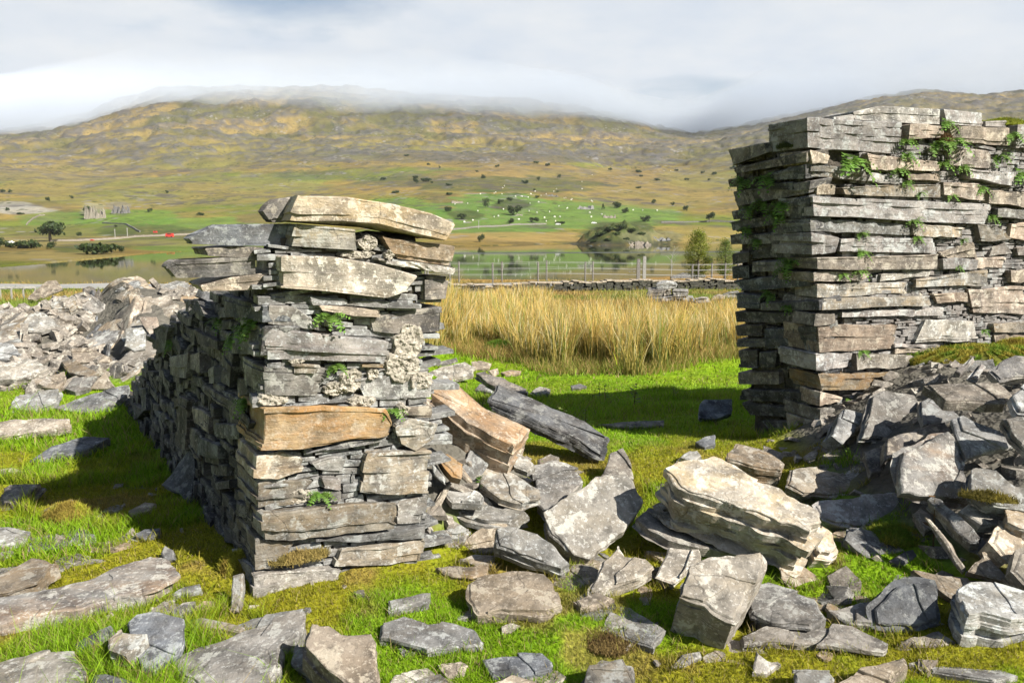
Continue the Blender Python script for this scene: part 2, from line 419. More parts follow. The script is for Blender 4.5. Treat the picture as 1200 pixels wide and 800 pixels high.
def leafmat(name, trans=.35, rough=.6):
    m, nt = nodes(name); a = nt.nodes.new('ShaderNodeAttribute'); a.attribute_name = 'Col'
    d = N(nt, 'ShaderNodeBsdfPrincipled'); d.inputs['Roughness'].default_value = rough; d.inputs['Specular IOR Level'].default_value = .25
    t = nt.nodes.new('ShaderNodeBsdfTranslucent'); mx = nt.nodes.new('ShaderNodeMixShader'); mx.inputs[0].default_value = trans
    o = nt.nodes.new('ShaderNodeOutputMaterial')
    nt.links.new(a.outputs[0], d.inputs['Base Color']); nt.links.new(a.outputs[0], t.inputs[0])
    nt.links.new(d.outputs[0], mx.inputs[1]); nt.links.new(t.outputs[0], mx.inputs[2]); nt.links.new(mx.outputs[0], o.inputs[0]); return m
M['blade'] = leafmat('grass_blades'); M['rush'] = leafmat('rush_stems', .3); M['leaf'] = leafmat('leaves', .35); M['moss'] = leafmat('moss_fibres', .2, .9)
def landmat():
    m, nt = nodes('turf_and_hillside'); a = nt.nodes.new('ShaderNodeAttribute'); a.attribute_name = 'Col'
    g = nt.nodes.new('ShaderNodeNewGeometry'); P = g.outputs['Position']
    n1 = noise(nt, P, 9, 6, .7); n2 = noise(nt, P, .05, 10, .72); n3 = noise(nt, P, 55, 3, .7)
    col = mixc(nt, .75, a.outputs[0], ramp(nt, n1, .25, .75, (.55, .55, .5, 1), (1.35, 1.35, 1.3, 1)), 'MULTIPLY')
    col = mixc(nt, .6, col, ramp(nt, n2, .36, .64, (.58, .60, .60, 1), (1.38, 1.36, 1.28, 1)), 'MULTIPLY')
    sy = nt.nodes.new('ShaderNodeSeparateXYZ'); nt.links.new(P, sy.inputs[0]); fard = mathn(nt, 'GREATER_THAN', sy.outputs[1], 175.0)
    def dots(scale, r, c, thr, amt):
        v_ = N(nt, 'ShaderNodeTexVoronoi', Scale=scale); nt.links.new(P, v_.inputs['Vector'])
        m_ = mathn(nt, 'MULTIPLY', ramp(nt, v_.outputs['Distance'], r, r + .12, (1, 1, 1, 1), (0, 0, 0, 1)), ramp(nt, noise(nt, P, scale * .16, 4, .6), thr, thr + .06))
        return mixc(nt, mathn(nt, 'MULTIPLY', mathn(nt, 'MULTIPLY', m_, fard), amt), col, c)
    col = dots(.16, .30, (.035, .045, .015), .52, .8); col = dots(.10, .28, (.20, .19, .18), .56, .8); col = dots(.045, .34, (.07, .06, .055), .53, .75); col = dots(.30, .30, (.20, .15, .06), .5, .4)
    nr = bump(nt, n3, .6, .012); nr = bump(nt, n1, .5, .03, nr); nr = bump(nt, n2, .5, 3.0, nr)
    out_bsdf(nt, col, .95, nr, .1); return m
M['land'] = landmat()
def watermat():
    m, nt = nodes('lake_water'); g = nt.nodes.new('ShaderNodeNewGeometry')
    vs = nt.nodes.new('ShaderNodeVectorMath'); vs.operation = 'MULTIPLY'; vs.inputs[1].default_value = (.35, 1.2, 1)
    nt.links.new(g.outputs['Position'], vs.inputs[0]); w = noise(nt, vs.outputs[0], 1.2, 3, .6)
    sx = nt.nodes.new('ShaderNodeSeparateXYZ'); nt.links.new(g.outputs['Position'], sx.inputs[0])
    # long wind streaks: rougher ripples along a line across the lake
    yy = mathn(nt, 'SUBTRACT', sx.outputs[1], mathn(nt, 'MULTIPLY', sx.outputs[0], .16))
    vs3 = nt.nodes.new('ShaderNodeVectorMath'); vs3.operation = 'MULTIPLY'; vs3.inputs[1].default_value = (.006, .0, 0)
    nt.links.new(g.outputs['Position'], vs3.inputs[0]); wob = mathn(nt, 'MULTIPLY', noise(nt, vs3.outputs[0], 1.0, 3), 10)
    yy = mathn(nt, 'ADD', yy, wob)
    d = mathn(nt, 'ABSOLUTE', mathn(nt, 'SUBTRACT', yy, 268.0))
    st = mathn(nt, 'MULTIPLY', mathn(nt, 'LESS_THAN', d, 5.5), mathn(nt, 'GREATER_THAN', sx.outputs[0], -22.0))
    rough = mathn(nt, 'ADD', mathn(nt, 'MULTIPLY', st, .35), .035)
    b = out_bsdf(nt, (.018, .022, .012), rough, bump(nt, w, .05, .02), .5)
    b.inputs['IOR'].default_value = 1.33; return m
M['water'] = watermat()

# ---------------------------------------------------------------- ground, hills, lake
GREEN, MOSS, STRAW = np.array([.215, .365, .012]), np.array([.33, .27, .022]), np.array([.36, .24, .08])
def turf(x, y):
    """colour of the near turf: bright grass with mossy and withered patches"""
    a = fbm(x * 1.3, y * 1.3, 61, 4); b = fbm(x * 3.1 + 5, y * 3.1, 67, 3)
    w = S((a - .46) / .12) * .75; v = S((b - .60) / .10) * .6
    w = w * (1 - .8 * S((y - 5.0) / 2.0)); v = v * (1 - .8 * S((y - 4.5) / 2.0))
    c = GREEN * (1 - w[..., None]) + MOSS * w[..., None]
    return c * (1 - v[..., None]) + STRAW * v[..., None], w, v
FIELDS = [  # where bright pasture, bracken, heather and bare rock lie (column, row seen from the gate), size, colour, amount
 (600, 250, 95, 26, (.10, .17, .034), 1.), (690, 252, 80, 20, (.105, .17, .034), .95), (755, 252, 42, 11, (.105, .17, .034), .9), (560, 268, 60, 8, (.105, .165, .034), .8),
 (230, 291, 85, 5, (.125, .195, .035), .9), (150, 255, 60, 10, (.10, .18, .025), .8), (60, 257, 40, 9, (.09, .16, .03), .6), (230, 262, 60, 9, (.10, .19, .03), .7), (330, 215, 60, 12, (.12, .18, .035), .5), (470, 245, 50, 12, (.09, .19, .025), .7),
 (640, 278, 140, 6, (.26, .18, .065), .8), (820, 275, 70, 12, (.25, .18, .06), .7), (60, 300, 90, 8, (.25, .20, .07), .75), (170, 285, 90, 4, (.18, .16, .06), .6), (30, 283, 60, 6, (.24, .2, .08), .6),
 (780, 222, 110, 22, (.20, .15, .055), .7), (640, 205, 160, 10, (.20, .14, .055), .7), (200, 222, 200, 20, (.17, .15, .05), .6), (60, 200, 130, 14, (.19, .145, .055), .7), (250, 190, 120, 12, (.15, .13, .045), .6),
 (600, 217, 110, 10, (.055, .075, .025), .7), (480, 213, 60, 7, (.06, .075, .03), .6), (650, 184, 170, 7, (.085, .075, .06), .75), (430, 182, 120, 7, (.09, .085, .065), .6), (360, 205, 40, 6, (.07, .08, .04), .6),
 (25, 245, 38, 6, (.30, .29, .27), .8), (15, 240, 30, 4, (.28, .27, .25), .6), (60, 272, 60, 8, (.13, .11, .04), .5), (170, 271, 60, 7, (.055, .075, .02), .8), (110, 247, 14, 8, (.20, .19, .13), .7), (140, 243, 14, 6, (.17, .15, .12), .7),
 (722, 272, 42, 14, (.055, .07, .022), .95), (765, 278, 36, 8, (.13, .13, .07), .7), (725, 285, 60, 3, (.05, .055, .04), .8), (600, 240, 22, 7, (.05, .065, .018), .9), (545, 252, 20, 6, (.05, .065, .018), .8), (840, 205, 60, 10, (.16, .15, .05), .5),
 (100, 292, 45, 4, (.07, .10, .02), .7), (930, 170, 120, 30, (.12, .11, .07), .4), (1100, 140, 160, 30, (.115, .105, .08), .5), (860, 185, 60, 12, (.15, .14, .045), .6)]
def land_colour(P):
    x, y, z = P[:, 0], P[:, 1], P[:, 2]; px, py = project(P); d = y
    a = fbm(x / 140, y / 140, 71, 5); b = fbm(x / 40, y / 40, 77, 4); c3 = fbm(x / 14, y / 14, 83, 3)
    olive, tanc, brown = np.array([.115, .140, .020]), np.array([.225, .16, .045]), np.array([.11, .085, .04])
    c = olive + (tanc - olive) * S((a - .38) / .26)[:, None]
    c = c + (brown - c) * (S((b - .53) / .14) * .6)[:, None]
    hi = S((d - 1100) / 900)[:, None]
    c = c * (1 - hi) + (np.array([.215, .155, .055]) + (np.array([.095, .09, .032]) - np.array([.215, .155, .055])) * S((a - .4) / .2)[:, None]) * hi
    ok = d > 150
    wob = (fbm(x / 25, y / 25, 91, 3) - .5)
    for (fx, fy, wx, wy, colr, amt) in FIELDS:
        q = ((px - fx) / wx) ** 2 + ((py - fy) / wy) ** 2
        w = S((1.25 - q + wob * 1.6) / .5) * amt * ok
        c = c * (1 - w[:, None]) + np.array(colr) * (.85 + .3 * c3[:, None]) * w[:, None]
    # crags: steep or high patches of bare grey rock
    rk = np.abs(fbm(x / 90, y / 90, 33, 5, .6) - .5) * 2
    w = S((.13 - rk) / .08) * S((d - 900) / 700) * .8 + S((fbm(x / 22, y / 22, 95, 4) - .62) / .06) * S((d - 480) / 400) * .55
    w = np.clip(w, 0, .85)
    c = c * (1 - w[:, None]) + np.array([.085, .082, .09]) * (.6 + .8 * c3[:, None]) * w[:, None]
    near, _, _ = turf(x, y); near = near * .75
    t = S((d - 14) / 20)[:, None]
    mid = np.array([.15, .18, .03]) + (np.array([.25, .185, .06]) - np.array([.15, .18, .03])) * S((fbm(x / 6, y / 6, 99, 4) - .42) / .2)[:, None]
    mid = mid + (np.array([.27, .17, .06]) - mid) * S((d - 52) / 10)[:, None]
    n = near * (1 - t) + mid * t
    mh = mound(x, y); w = (S((mh - .06) / .12) * .8)[:, None]; n = n * (1 - np.minimum(1, w * 1.25)) + np.array([.14, .13, .115]) * np.minimum(1, w * 1.25)
    c = np.where(ok[:, None], c, n)
    c = np.where(((z < LAKE_Z + 1.0) & (d > 160))[:, None], c * .75, c)
    return c
def build_land():
    fine = np.arange(-R(40), R(40) + 1e-6, R(.13)); coarse = np.arange(R(43), 2 * math.pi - R(42), R(4))
    az = np.concatenate([fine, coarse]); na = len(az)
    rr = np.concatenate([[.4], np.geomspace(.9, 14, 170), np.geomspace(14.4, 150, 120), np.geomspace(152, 600, 150), np.geomspace(604, 3600, 260), [4200, 5200]])
    A, RR = np.meshgrid(az, rr); x, y = (RR * np.sin(A)).ravel(), (RR * np.cos(A)).ravel()
    # past the sides the hills carry on at the height they have at the edge
    P = np.stack([x, y, terrain(x, y)], 1)
    P = np.concatenate([P, [[0, 0, 0]]])
    i, j = np.meshgrid(np.arange(len(rr) - 1), np.arange(na), indexing='ij'); j2 = (j + 1) % na
    F = np.stack([i * na + j, i * na + j2, (i + 1) * na + j2, (i + 1) * na + j], -1).reshape(-1, 4)[:, ::-1]
    me = new_mesh('ground', P, np.ascontiguousarray(F), M['land'], 180, land_colour(P))
    o = link('ground', me); props(o, kind='structure')
    w = new_mesh('lake', np.array([[-900, 85, LAKE_Z], [900, 85, LAKE_Z], [900, 900, LAKE_Z], [-900, 900, LAKE_Z]]), np.array([[0, 1, 2, 3]]), M['water'])
    props(link('lake', w), kind='structure')
build_land()
# ---------------------------------------------------------------- loose slates placed one by one
def loose_slate(label, poly, h=.05, th=None, tilt=0, roll=0, mat='grey', plates=1, name='slate_slab', cat='slate slab', group=None, lift=0, foot=True, at=None, **kw):
    """poly: outline of the upper face (photo columns/rows); its lowest corner stands h above the ground."""
    rng = np.random.default_rng(sum(ord(ch) * (i + 1) for i, ch in enumerate(label)))
    th = th or max(h + .05, .07)
    if name == 'slate_slab': h, th = (h * .75 if h < .2 else h), th * .75
    k = max(range(len(poly)), key=lambda i: poly[i][1]) if at is None else at
    nrm = unit([math.sin(R(roll)), -math.sin(R(tilt)), math.cos(R(tilt)) * math.cos(R(roll))])
    p0 = hit(poly[k][0], poly[k][1], h + lift)
    P = np.array([on_plane(px, py, p0, nrm) for px, py in poly])
    sp = np.clip(.010 * np.linalg.norm(p0[:2]) / 2.2, .012, .05)
    mb, c = slab_geo(P, nrm, th, rng, sp, plates, **kw)
    Rm = frame(nrm); base = c - nrm * th
    V = (mb.verts() - base) @ Rm
    o = link(name, new_mesh(name, V, mb.F, M[mat], 38), base, Rm)
    props(o, label, cat, group)
    if foot: FOOT.append(P[:, :2])
    return o
L = loose_slate
# foreground, left to right
L('long lichen-crusted slab with rounded right end, lying across the left foreground', [(-60,712),(0,699),(45,691),(100,677),(130,662),(157,654),(180,653),(207,664),(212,675),(190,688),(165,698),(143,699),(60,719),(0,730),(-60,742)], .09, .16, 4, 0, 'spot', 2)
L('grey slab with a raised peak in the grass behind the long lichen-crusted slab', [(-30,682),(0,672),(37,652),(55,653),(71,659),(57,667),(42,682),(10,695),(-20,698)], .05, .1, 12, -4, 'tan')
L('small pale flat slab at the left edge beside the yellow moss cushion', [(-20,620),(8,617),(36,622),(28,633),(0,642),(-20,645)], .03, .08, 10, 0, 'pale')
L('rough pale boulder slab in the bottom left corner', [(-30,790),(0,780),(52,762),(89,760),(96,772),(101,790),(96,812),(-30,820)], .05, .14, 5, 0, 'pale', 2)
L('bluish slab with an upright back edge behind a smaller tan slab', [(149,730),(160,721),(185,719),(215,727),(216,750),(210,766),(195,775),(180,787),(165,784),(163,772),(158,752)], .06, .1, 16, 0, 'dark')
L('small tan-topped slab leaning in front of a bluish slab', [(123,748),(140,732),(175,739),(176,748),(162,760),(147,768),(125,761)], .10, .10, 18, -4, 'tan', 0, lift=.01)
L('small dark wedge of slate with ribbed face left of the tan-topped slab', [(83,755),(117,736),(130,731),(133,737),(118,750),(88,760)], .05, .09, 14, -10, 'dark', 0)
L('dark slate offcut at the bottom edge beside the big fractured slab', [(108,788),(125,787),(160,797),(168,812),(104,812)], .05, .09, 8, 0, 'dark', 0)
L('big smooth slab with a broken right side at the bottom edge', [(196,772),(245,755),(300,733),(347,715),(359,717),(357,730),(346,748),(330,757),(328,772),(316,812),(235,812),(222,797),(197,783)], .08, .13, 8, -6, 'grey', 2)
L('squarish block with a dark split left face leaning on the big smooth slab', [(364,732),(385,732),(400,742),(436,740),(444,752),(440,770),(448,812),(415,815),(380,782),(358,757)], .14, .17, 18, 8, 'grey', 2)
L('white-veined splinter wedged between the smooth slab and the squarish block', [(339,776),(345,752),(358,754),(370,775),(380,800),(362,806)], .06, .1, 20, -14, 'pale', 0, cat='slate splinter')
L('flat grey slab with an orange lichen spot sunk in the mossy turf', [(445,731),(470,722),(485,720),(497,726),(522,721),(555,735),(570,751),(565,757),(535,757),(500,765),(485,760),(455,749),(444,749)], .035, .1, 6, 0, 'grey', 1)
L('thick pale rectangular block alone on the turf in the middle foreground', [(547,683),(560,674),(580,671),(638,670),(648,682),(657,711),(640,717),(600,718),(560,719),(549,700)], .07, .12, 14, 0, 'pale', 1)
L('flat bluish slab at the bottom edge under the middle foreground', [(564,771),(590,766),(637,765),(651,777),(647,787),(615,794),(575,793)], .03, .08, 6, 0, 'dark', 1)
L('small half-buried slab left of the flat bluish slab', [(515,778),(540,773),(550,778),(545,790),(525,791)], .02, .07, 6, 0, 'grey', 0)
L('pointed slab shaped like a fin below the large triangular slab', [(693,692),(705,657),(725,637),(732,651),(757,656),(766,665),(750,677),(720,687)], .05, .1, 22, -5, 'pale', 1)
L('small tapering slab below the fin-shaped slab', [(670,702),(700,691),(719,700),(710,705),(680,713)], .04, .07, 10, 0, 'grey', 0)
L('layered tan slab cut off by the bottom edge', [(679,812),(690,780),(729,772),(741,797),(737,815)], .05, .09, 12, 0, 'tan', 2)
L('two-pronged slab half sunk in yellow moss', [(724,740),(745,736),(772,726),(776,738),(760,743),(747,755),(732,763),(736,751)], .02, .07, 6, 0, 'grey', 0)
L('thin sliver of slate showing through brown moss near the bottom edge', [(785,783),(797,765),(820,762),(822,768),(800,778)], .015, .06, 4, 0, 'grey', 0)
L('plain grey slab tucked behind the chunky split boulder', [(767,676),(785,641),(820,644),(822,658),(808,667),(790,684)], .06, .1, 24, 0, 'pale', 1)
L('chunky split boulder with a jagged dark crack and a pale right edge', [(795,699),(798,685),(812,662),(838,655),(893,646),(896,658),(884,684),(868,707),(858,722),(826,708)], .17, .24, 26, 4, 'pale', 2, name='boulder', cat='boulder', rough=.012, layers=7)
L('wide flat slab right of the chunky split boulder', [(876,700),(884,688),(900,684),(925,691),(954,701),(960,712),(968,723),(950,735),(905,732),(880,722)], .09, .12, 8, -3, 'grey', 2)
L('pale flat slab between the wide slab and the dark ribbed block', [(965,714),(1020,701),(1034,706),(1024,734),(990,730)], .04, .08, 8, 0, 'grey', 1)
L('long low slab lying in front of the wide flat slab', [(866,747),(900,735),(960,732),(1000,735),(1041,757),(1035,766),(990,760),(950,757),(900,754),(870,757)], .03, .08, 6, 0, 'grey', 2)
L('dark block with vertical ribs standing on a pale flake', [(1023,712),(1036,698),(1050,686),(1075,680),(1095,681),(1100,695),(1101,727),(1075,736),(1040,738),(1024,734)], .02, .16, 48, -6, 'dark', 1, name='boulder', cat='boulder', layers=10)
L('pale flake lying under the dark ribbed block', [(1053,753),(1065,742),(1100,737),(1122,752),(1095,756)], .02, .06, 5, 0, 'grey', 0)
L('long pale slab running out of the bottom edge at the right', [(970,806),(1010,785),(1060,772),(1062,781),(1048,791),(1042,812),(975,812)], .05, .1, 8, 4, 'pale', 1)
L('rounded pale block cut off by the bottom edge', [(923,796),(928,786),(945,784),(972,786),(979,794),(975,812),(925,812)], .05, .1, 10, 0, 'pale', 1)
L('small tilted flake in the grass near the bottom right', [(1075,769),(1100,772),(1087,790),(1076,781)], .02, .06, 8, -4, 'grey', 0)
L('white chip of slate in the grass right of the chunky split boulder', [(882,786),(886,762),(900,772),(918,776),(898,788)], .03, .06, 10, 0, 'pale', 0)
L('thick pale-topped slab with a dark left side at the foot of the right heap', [(1116,693),(1134,679),(1160,680),(1230,704),(1230,722),(1186,730),(1150,720),(1134,722)], .15, .18, 10, 4, 'pale', 2)
L('grey flake in the grass under the right heap', [(1042,656),(1060,645),(1085,637),(1082,650),(1055,662)], .03, .07, 8, 0, 'dark', 0)
# between the two walls
L('huge layered boulder slab with a cream top in the gateway', [(778,549),(800,540),(835,535),(855,545),(875,557),(912,572),(960,596),(968,612),(952,628),(925,615),(895,607),(850,590),(795,572)], .26, .27, 24, 6, 'cream', 2, name='boulder', cat='boulder', layers=10, jit=.028, at=8)
L('rough cream-coloured knob at the end of the huge layered boulder slab', [(948,628),(962,612),(974,622),(984,640),(978,652),(958,652)], .08, .12, 35, 10, 'cream', 0, name='boulder', cat='boulder', rough=.02)
L('thin slab under the huge layered boulder slab', [(745,607),(757,595),(805,608),(860,628),(897,645),(875,652),(782,632)], .09, .07, 14, 8, 'grey', 1)
L('large triangular slab propped up and facing the sun in the gateway', [(639,602),(665,580),(700,556),(735,554),(742,562),(753,588),(740,612),(715,638),(690,656),(672,652),(646,626)], .05, .13, 40, 6, 'pale', 2, rough=.012)
L('narrow slab end showing above the large triangular slab', [(703,557),(715,530),(730,525),(740,545),(742,560)], .10, .08, 26, 0, 'grey', 1, at=0)
L('broad flat grey slab left of the large triangular slab', [(620,548),(652,539),(680,549),(686,564),(662,586),(640,604),(628,592)], .16, .09, 24, 0, 'grey', 1)
L('yellowish wedge slab with a tan broken edge below the rust-stained block', [(546,544),(560,542),(600,555),(632,574),(635,584),(612,590),(585,584),(566,568)], .20, .06, 20, 4, 'tan', 1)
L('small orange stone between the left wall and the rust-stained block', [(511,531),(525,529),(543,543),(540,560),(530,558),(517,541)], .28, .07, 45, 10, 'orange', 0, name='stone', cat='stone')
L('rounded grey slab at the foot of the left wall', [(494,616),(508,608),(525,607),(552,622),(545,634),(536,640),(510,638)], .03, .1, 30, 0, 'tan', 1)
L('upright pale slab with an orange lichen spot on its peak', [(535,642),(560,622),(585,606),(597,614),(585,640),(582,648),(556,648)], .02, .07, 48, -8, 'pale', 1)
L('long slab sloping down to the right below the pale upright slab', [(580,619),(604,617),(632,622),(652,640),(668,660),(658,666),(636,659),(600,648),(581,641)], .08, .09, 28, 6, 'pale', 1)
L('low flat stones edge showing out of the turf right of the left wall', [(510,664),(540,660),(573,661),(574,672),(552,678),(528,675)], .04, .08, 10, 0, 'tan', 0)
L('small tan flat slab in front of the pale upright slab', [(535,655),(556,648),(580,650),(583,660),(560,662)], .05, .08, 12, 0, 'tan', 0)
L('whitish sliver in the turf left of the thick pale block', [(455,703),(475,698),(502,695),(498,704),(470,712),(457,716)], .03, .07, 12, 0, 'pale', 0)
L('grey slab in two pieces with a pale broken edge under the yellowish wedge slab', [(526,592),(548,588),(585,593),(612,596),(618,602),(598,613),(570,612),(548,606)], .18, .06, 14, 0, 'pale', 1)
L('pale layered slab with a white front edge beside the left wall', [(520,574),(542,573),(560,577),(566,583),(564,590),(530,588)], .20, .05, 10, 0, 'pale', 1)
L('thin shard leaning against the lower right corner of the left wall', [(501,602),(512,582),(526,563),(531,566),(520,588),(506,610)], .02, .05, 60, 20, 'grey', 0, cat='slate splinter')
L('narrow grey shard left of the small orange stone', [(503,538),(512,544),(522,560),(520,566),(508,556)], .2, .05, 50, -10, 'grey', 0, cat='slate splinter')
L('grey triangular slab right of the yellowish wedge slab', [(600,528),(618,536),(626,546),(618,552),(604,546),(600,536)], .22, .06, 30, 0, 'pale', 0)
L('small yellow-topped stone behind the broad flat grey slab', [(630,538),(645,531),(655,535),(650,545),(634,546)], .12, .06, 20, 0, 'tan', 0, name='stone', cat='stone')
# rubble behind the left wall's right end
L('wide whitish slab on the rubble behind the left wall', [(500,437),(516,430),(545,424),(556,430),(553,440),(530,445),(506,443)], .05, .06, 25, 0, 'pale', 1)
L('dark thin slab with a mossy end on the rubble behind the left wall', [(511,424),(525,421),(535,419),(537,422),(524,426),(512,427)], .06, .04, 20, 0, 'dark', 0)
L('pale slab with yellow lichen next to the grass behind the left wall', [(553,424),(562,423),(575,426),(572,431),(556,433)], .04, .06, 18, 0, 'pale', 0)
L('round pale stone beside a black gap in the rubble', [(506,446),(518,438),(530,442),(535,452),(526,458),(514,456)], .07, .08, 35, 0, 'pale', 0, name='stone', cat='stone')
L('pinkish slab between grass and the log-like slate', [(556,456),(562,449),(575,450),(580,455),(576,460)], .05, .06, 22, 0, 'wall', 0)
L('long ribbed slate lying behind the log-like slate', [(556,438),(568,436),(592,443),(619,455),(620,462),(598,460),(570,449)], .08, .08, 16, 6, 'dark', 1)
L('pale chip standing in the grass behind the rubble', [(572,434),(583,431),(585,436),(578,441)], .05, .05, 35, 0, 'pale', 0)
L('low tan slab in the grass behind the rubble', [(586,436),(598,433),(611,434),(610,438),(592,439)], .04, .05, 14, 0, 'tan', 0)
L('small grey stone at the edge of the grass by the log-like slate', [(622,458),(632,452),(643,454),(643,461),(630,463)], .04, .06, 18, 0, 'grey', 0, name='stone', cat='stone')
L('dark flat slate in the sunlit grass before the rushes', [(668,451),(680,449),(688,452),(680,455),(670,455)], .03, .05, 14, 0, 'dark', 0)
L('bluish slab in the shaded grass beside the right wall', [(820,472),(826,467),(858,468),(858,486),(838,492),(819,491)], .04, .08, 40, 0, 'dark', 1)
L('small bluish slab in the shade below the bluish slab', [(814,517),(826,511),(838,509),(841,521),(826,524)], .03, .06, 18, 0, 'dark', 0)
L('thin long slate in the shaded grass', [(700,497),(740,493),(778,492),(779,499),(740,501)], .03, .05, 14, 0, 'dark', 0)
L('pale slab corner behind the huge layered boulder slab', [(797,535),(806,526),(818,527),(822,533),(812,540)], .04, .07, 18, 0, 'pale', 0)
# left of the left wall
L('tall bluish slab leaning against the shaded side of the left wall', [(189,568),(206,546),(222,526),(230,531),(230,556),(226,582),(221,590),(205,576)], .01, .06, 52, -22, 'dark', 1)
L('flat slab half in the shadow of the left wall', [(65,477),(110,460),(150,451),(149,461),(120,480),(95,483)], .03, .09, 22, 0, 'grey', 1)
L('row-like flat slab on the turf at the left edge', [(-30,496),(22,491),(84,491),(82,500),(45,506),(15,511),(-30,513)], .03, .07, 16, 0, 'pale', 1)
L('long slab crossing the shadow edge on the turf', [(34,540),(60,522),(100,511),(130,513),(117,520),(85,531),(50,539)], .03, .08, 12, 0, 'dark', 1)
L('small pale flat slab in the yellow turf at the left edge', [(-10,551),(0,549),(15,547),(28,551),(20,557),(0,558)], .02, .06, 10, 0, 'pale', 0)
L('slanted bluish slab at the left edge below the shadow', [(0,572),(12,565),(50,565),(34,580),(10,591),(0,590)], .05, .08, 18, -6, 'dark', 0)
L('low grey slab in the shaded grass near the leaning slab', [(149,598),(170,587),(184,589),(175,597),(155,605)], .03, .07, 12, 0, 'grey', 0)
L('dark slab in the shadow behind the yellow moss cushion', [(50,597),(68,588),(85,584),(84,592),(60,603)], .03, .07, 16, 0, 'dark', 0)
L('flat dark slab sunk in the shaded grass', [(158,625),(170,619),(188,618),(187,626),(168,632)], .02, .06, 8, 0, 'dark', 0)
L('small blue slate standing at the shadow corner', [(185,648),(193,638),(203,643),(208,657),(190,661)], .02, .06, 36, 0, 'dark', 0)
L('grey stone low in the grass left of the moss cushion', [(58,628),(66,624),(77,628),(74,637),(62,637)], .02, .06, 10, 0, 'grey', 0, name='stone', cat='stone')
L('pale post-like shard standing at the corner of the left wall', [(267,719),(269,690),(272,674),(284,671),(284,690),(279,717)], .01, .05, 56, -4, 'tan', 0, cat='slate splinter')
L('pale stick-like shard lying in the turf', [(195,696),(214,687),(234,683),(236,688),(214,695),(200,700)], .02, .05, 10, 0, 'pale', 0, cat='slate splinter')
L('long pale splinter in the turf below the stick-like shard', [(218,728),(235,722),(265,728),(286,734),(281,741),(260,736),(222,733)], .03, .06, 10, 0, 'tan', 0, cat='slate splinter')
L('small tan slab behind the long pale splinter', [(222,712),(238,702),(251,703),(250,710),(232,714)], .03, .06, 12, 0, 'tan', 0)
L('small dark slab in moss beside the small tan slab', [(205,714),(215,706),(226,704),(222,714),(210,721)], .03, .06, 14, 0, 'dark', 0)
# left heap: the ones that stand out
L('large tilted slab at the crest of the left heap', [(30,350),(55,329),(66,328),(74,339),(59,345),(40,352)], .12, .08, 38, 8, 'grey', 1)
L('rounded pale slab below the crest of the left heap', [(56,355),(70,349),(88,347),(89,355),(81,362),(64,362)], .14, .09, 30, 0, 'tan', 1)
L('broad smooth slab in the middle of the left heap', [(27,376),(43,364),(52,366),(72,381),(48,389),(30,388)], .12, .07, 30, 4, 'pale', 1)
L('slab at the left edge of the left heap', [(-14,402),(14,403),(26,416),(2,420),(-14,419)], .12, .07, 26, 0, 'grey', 1)
L('big whitish slab low on the left heap', [(-14,428),(36,419),(57,432),(36,443),(-14,448)], .10, .08, 26, 0, 'pale', 2)
L('flat slab with a dark shadowed front in the left heap', [(82,408),(104,407),(129,418),(128,424),(85,424)], .10, .06, 30, 0, 'grey', 1)
L('leaf-shaped tan slab below the shadowed slab in the left heap', [(71,424),(85,421),(116,436),(102,441),(81,436)], .10, .06, 24, 0, 'tan', 1)
L('grey slab at the foot of the left heap', [(76,456),(85,443),(114,440),(104,455),(88,460)], .06, .07, 26, 0, 'grey', 1)
L('pointed upright slab at the foot of the left heap', [(104,456),(114,444),(123,435),(133,452),(128,456)], .03, .06, 50, 0, 'pale', 0)
L('long flat slab stepping down the left heap', [(33,448),(76,436),(78,443),(69,457),(47,453)], .08, .07, 22, 0, 'pale', 2)
L('lowest broad slab of the left heap', [(10,479),(21,461),(69,456),(66,470),(40,480)], .06, .07, 20, 0, 'pale', 2)
L('large square slab facing the sun on the right of the left heap', [(145,406),(147,385),(166,383),(171,390),(170,409),(158,412)], .12, .07, 45, 4, 'pale', 1)
L('pinkish slab above the large square slab in the left heap', [(161,371),(183,371),(188,390),(176,393)], .16, .06, 42, 0, 'wall', 1)
L('upright slab with a tan left edge near the top of the left heap', [(150,346),(153,340),(161,345),(164,359),(152,362)], .12, .05, 48, 10, 'tan', 0)
# right heap
L('upright rounded slab leaning on the right wall', [(1007,516),(1016,488),(1024,464),(1039,457),(1072,463),(1082,481),(1079,502),(1036,515)], .12, .08, 46, 6, 'grey', 2)
L('wedge block leaning at the corner of the right wall', [(973,510),(989,479),(1015,486),(1004,508),(988,521)], .10, .12, 44, 18, 'grey', 1, name='boulder', cat='boulder')
L('large rust-spotted slab tilted towards the gateway', [(1054,526),(1082,514),(1112,503),(1120,511),(1132,544),(1133,553),(1142,589),(1114,586),(1090,582),(1057,577)], .10, .08, 46, 4, 'spot', 1)
L('bluish slab behind the rust-spotted slab', [(1036,541),(1039,516),(1072,503),(1108,492),(1116,505),(1080,516),(1054,528)], .22, .09, 40, 4, 'dark', 1)
L('broad grey slab with a dark underside in the right heap', [(1114,490),(1126,487),(1171,508),(1193,524),(1160,531),(1132,538),(1122,513)], .24, .07, 28, 4, 'grey', 1)
L('flat slab between the upright rounded slab and the broad grey slab', [(1079,471),(1090,466),(1102,469),(1124,487),(1108,494),(1081,499)], .16, .06, 32, 0, 'grey', 1)
L('wide flat slab overhanging a black hollow below the mossy bank', [(1085,452),(1130,450),(1171,449),(1186,463),(1177,473),(1132,471),(1108,470)], .22, .07, 16, 0, 'grey', 2)
L('slab at the right edge below the wide overhanging slab', [(1175,490),(1190,487),(1230,490),(1230,548),(1205,530),(1186,512)], .26, .07, 32, 0, 'grey', 1)
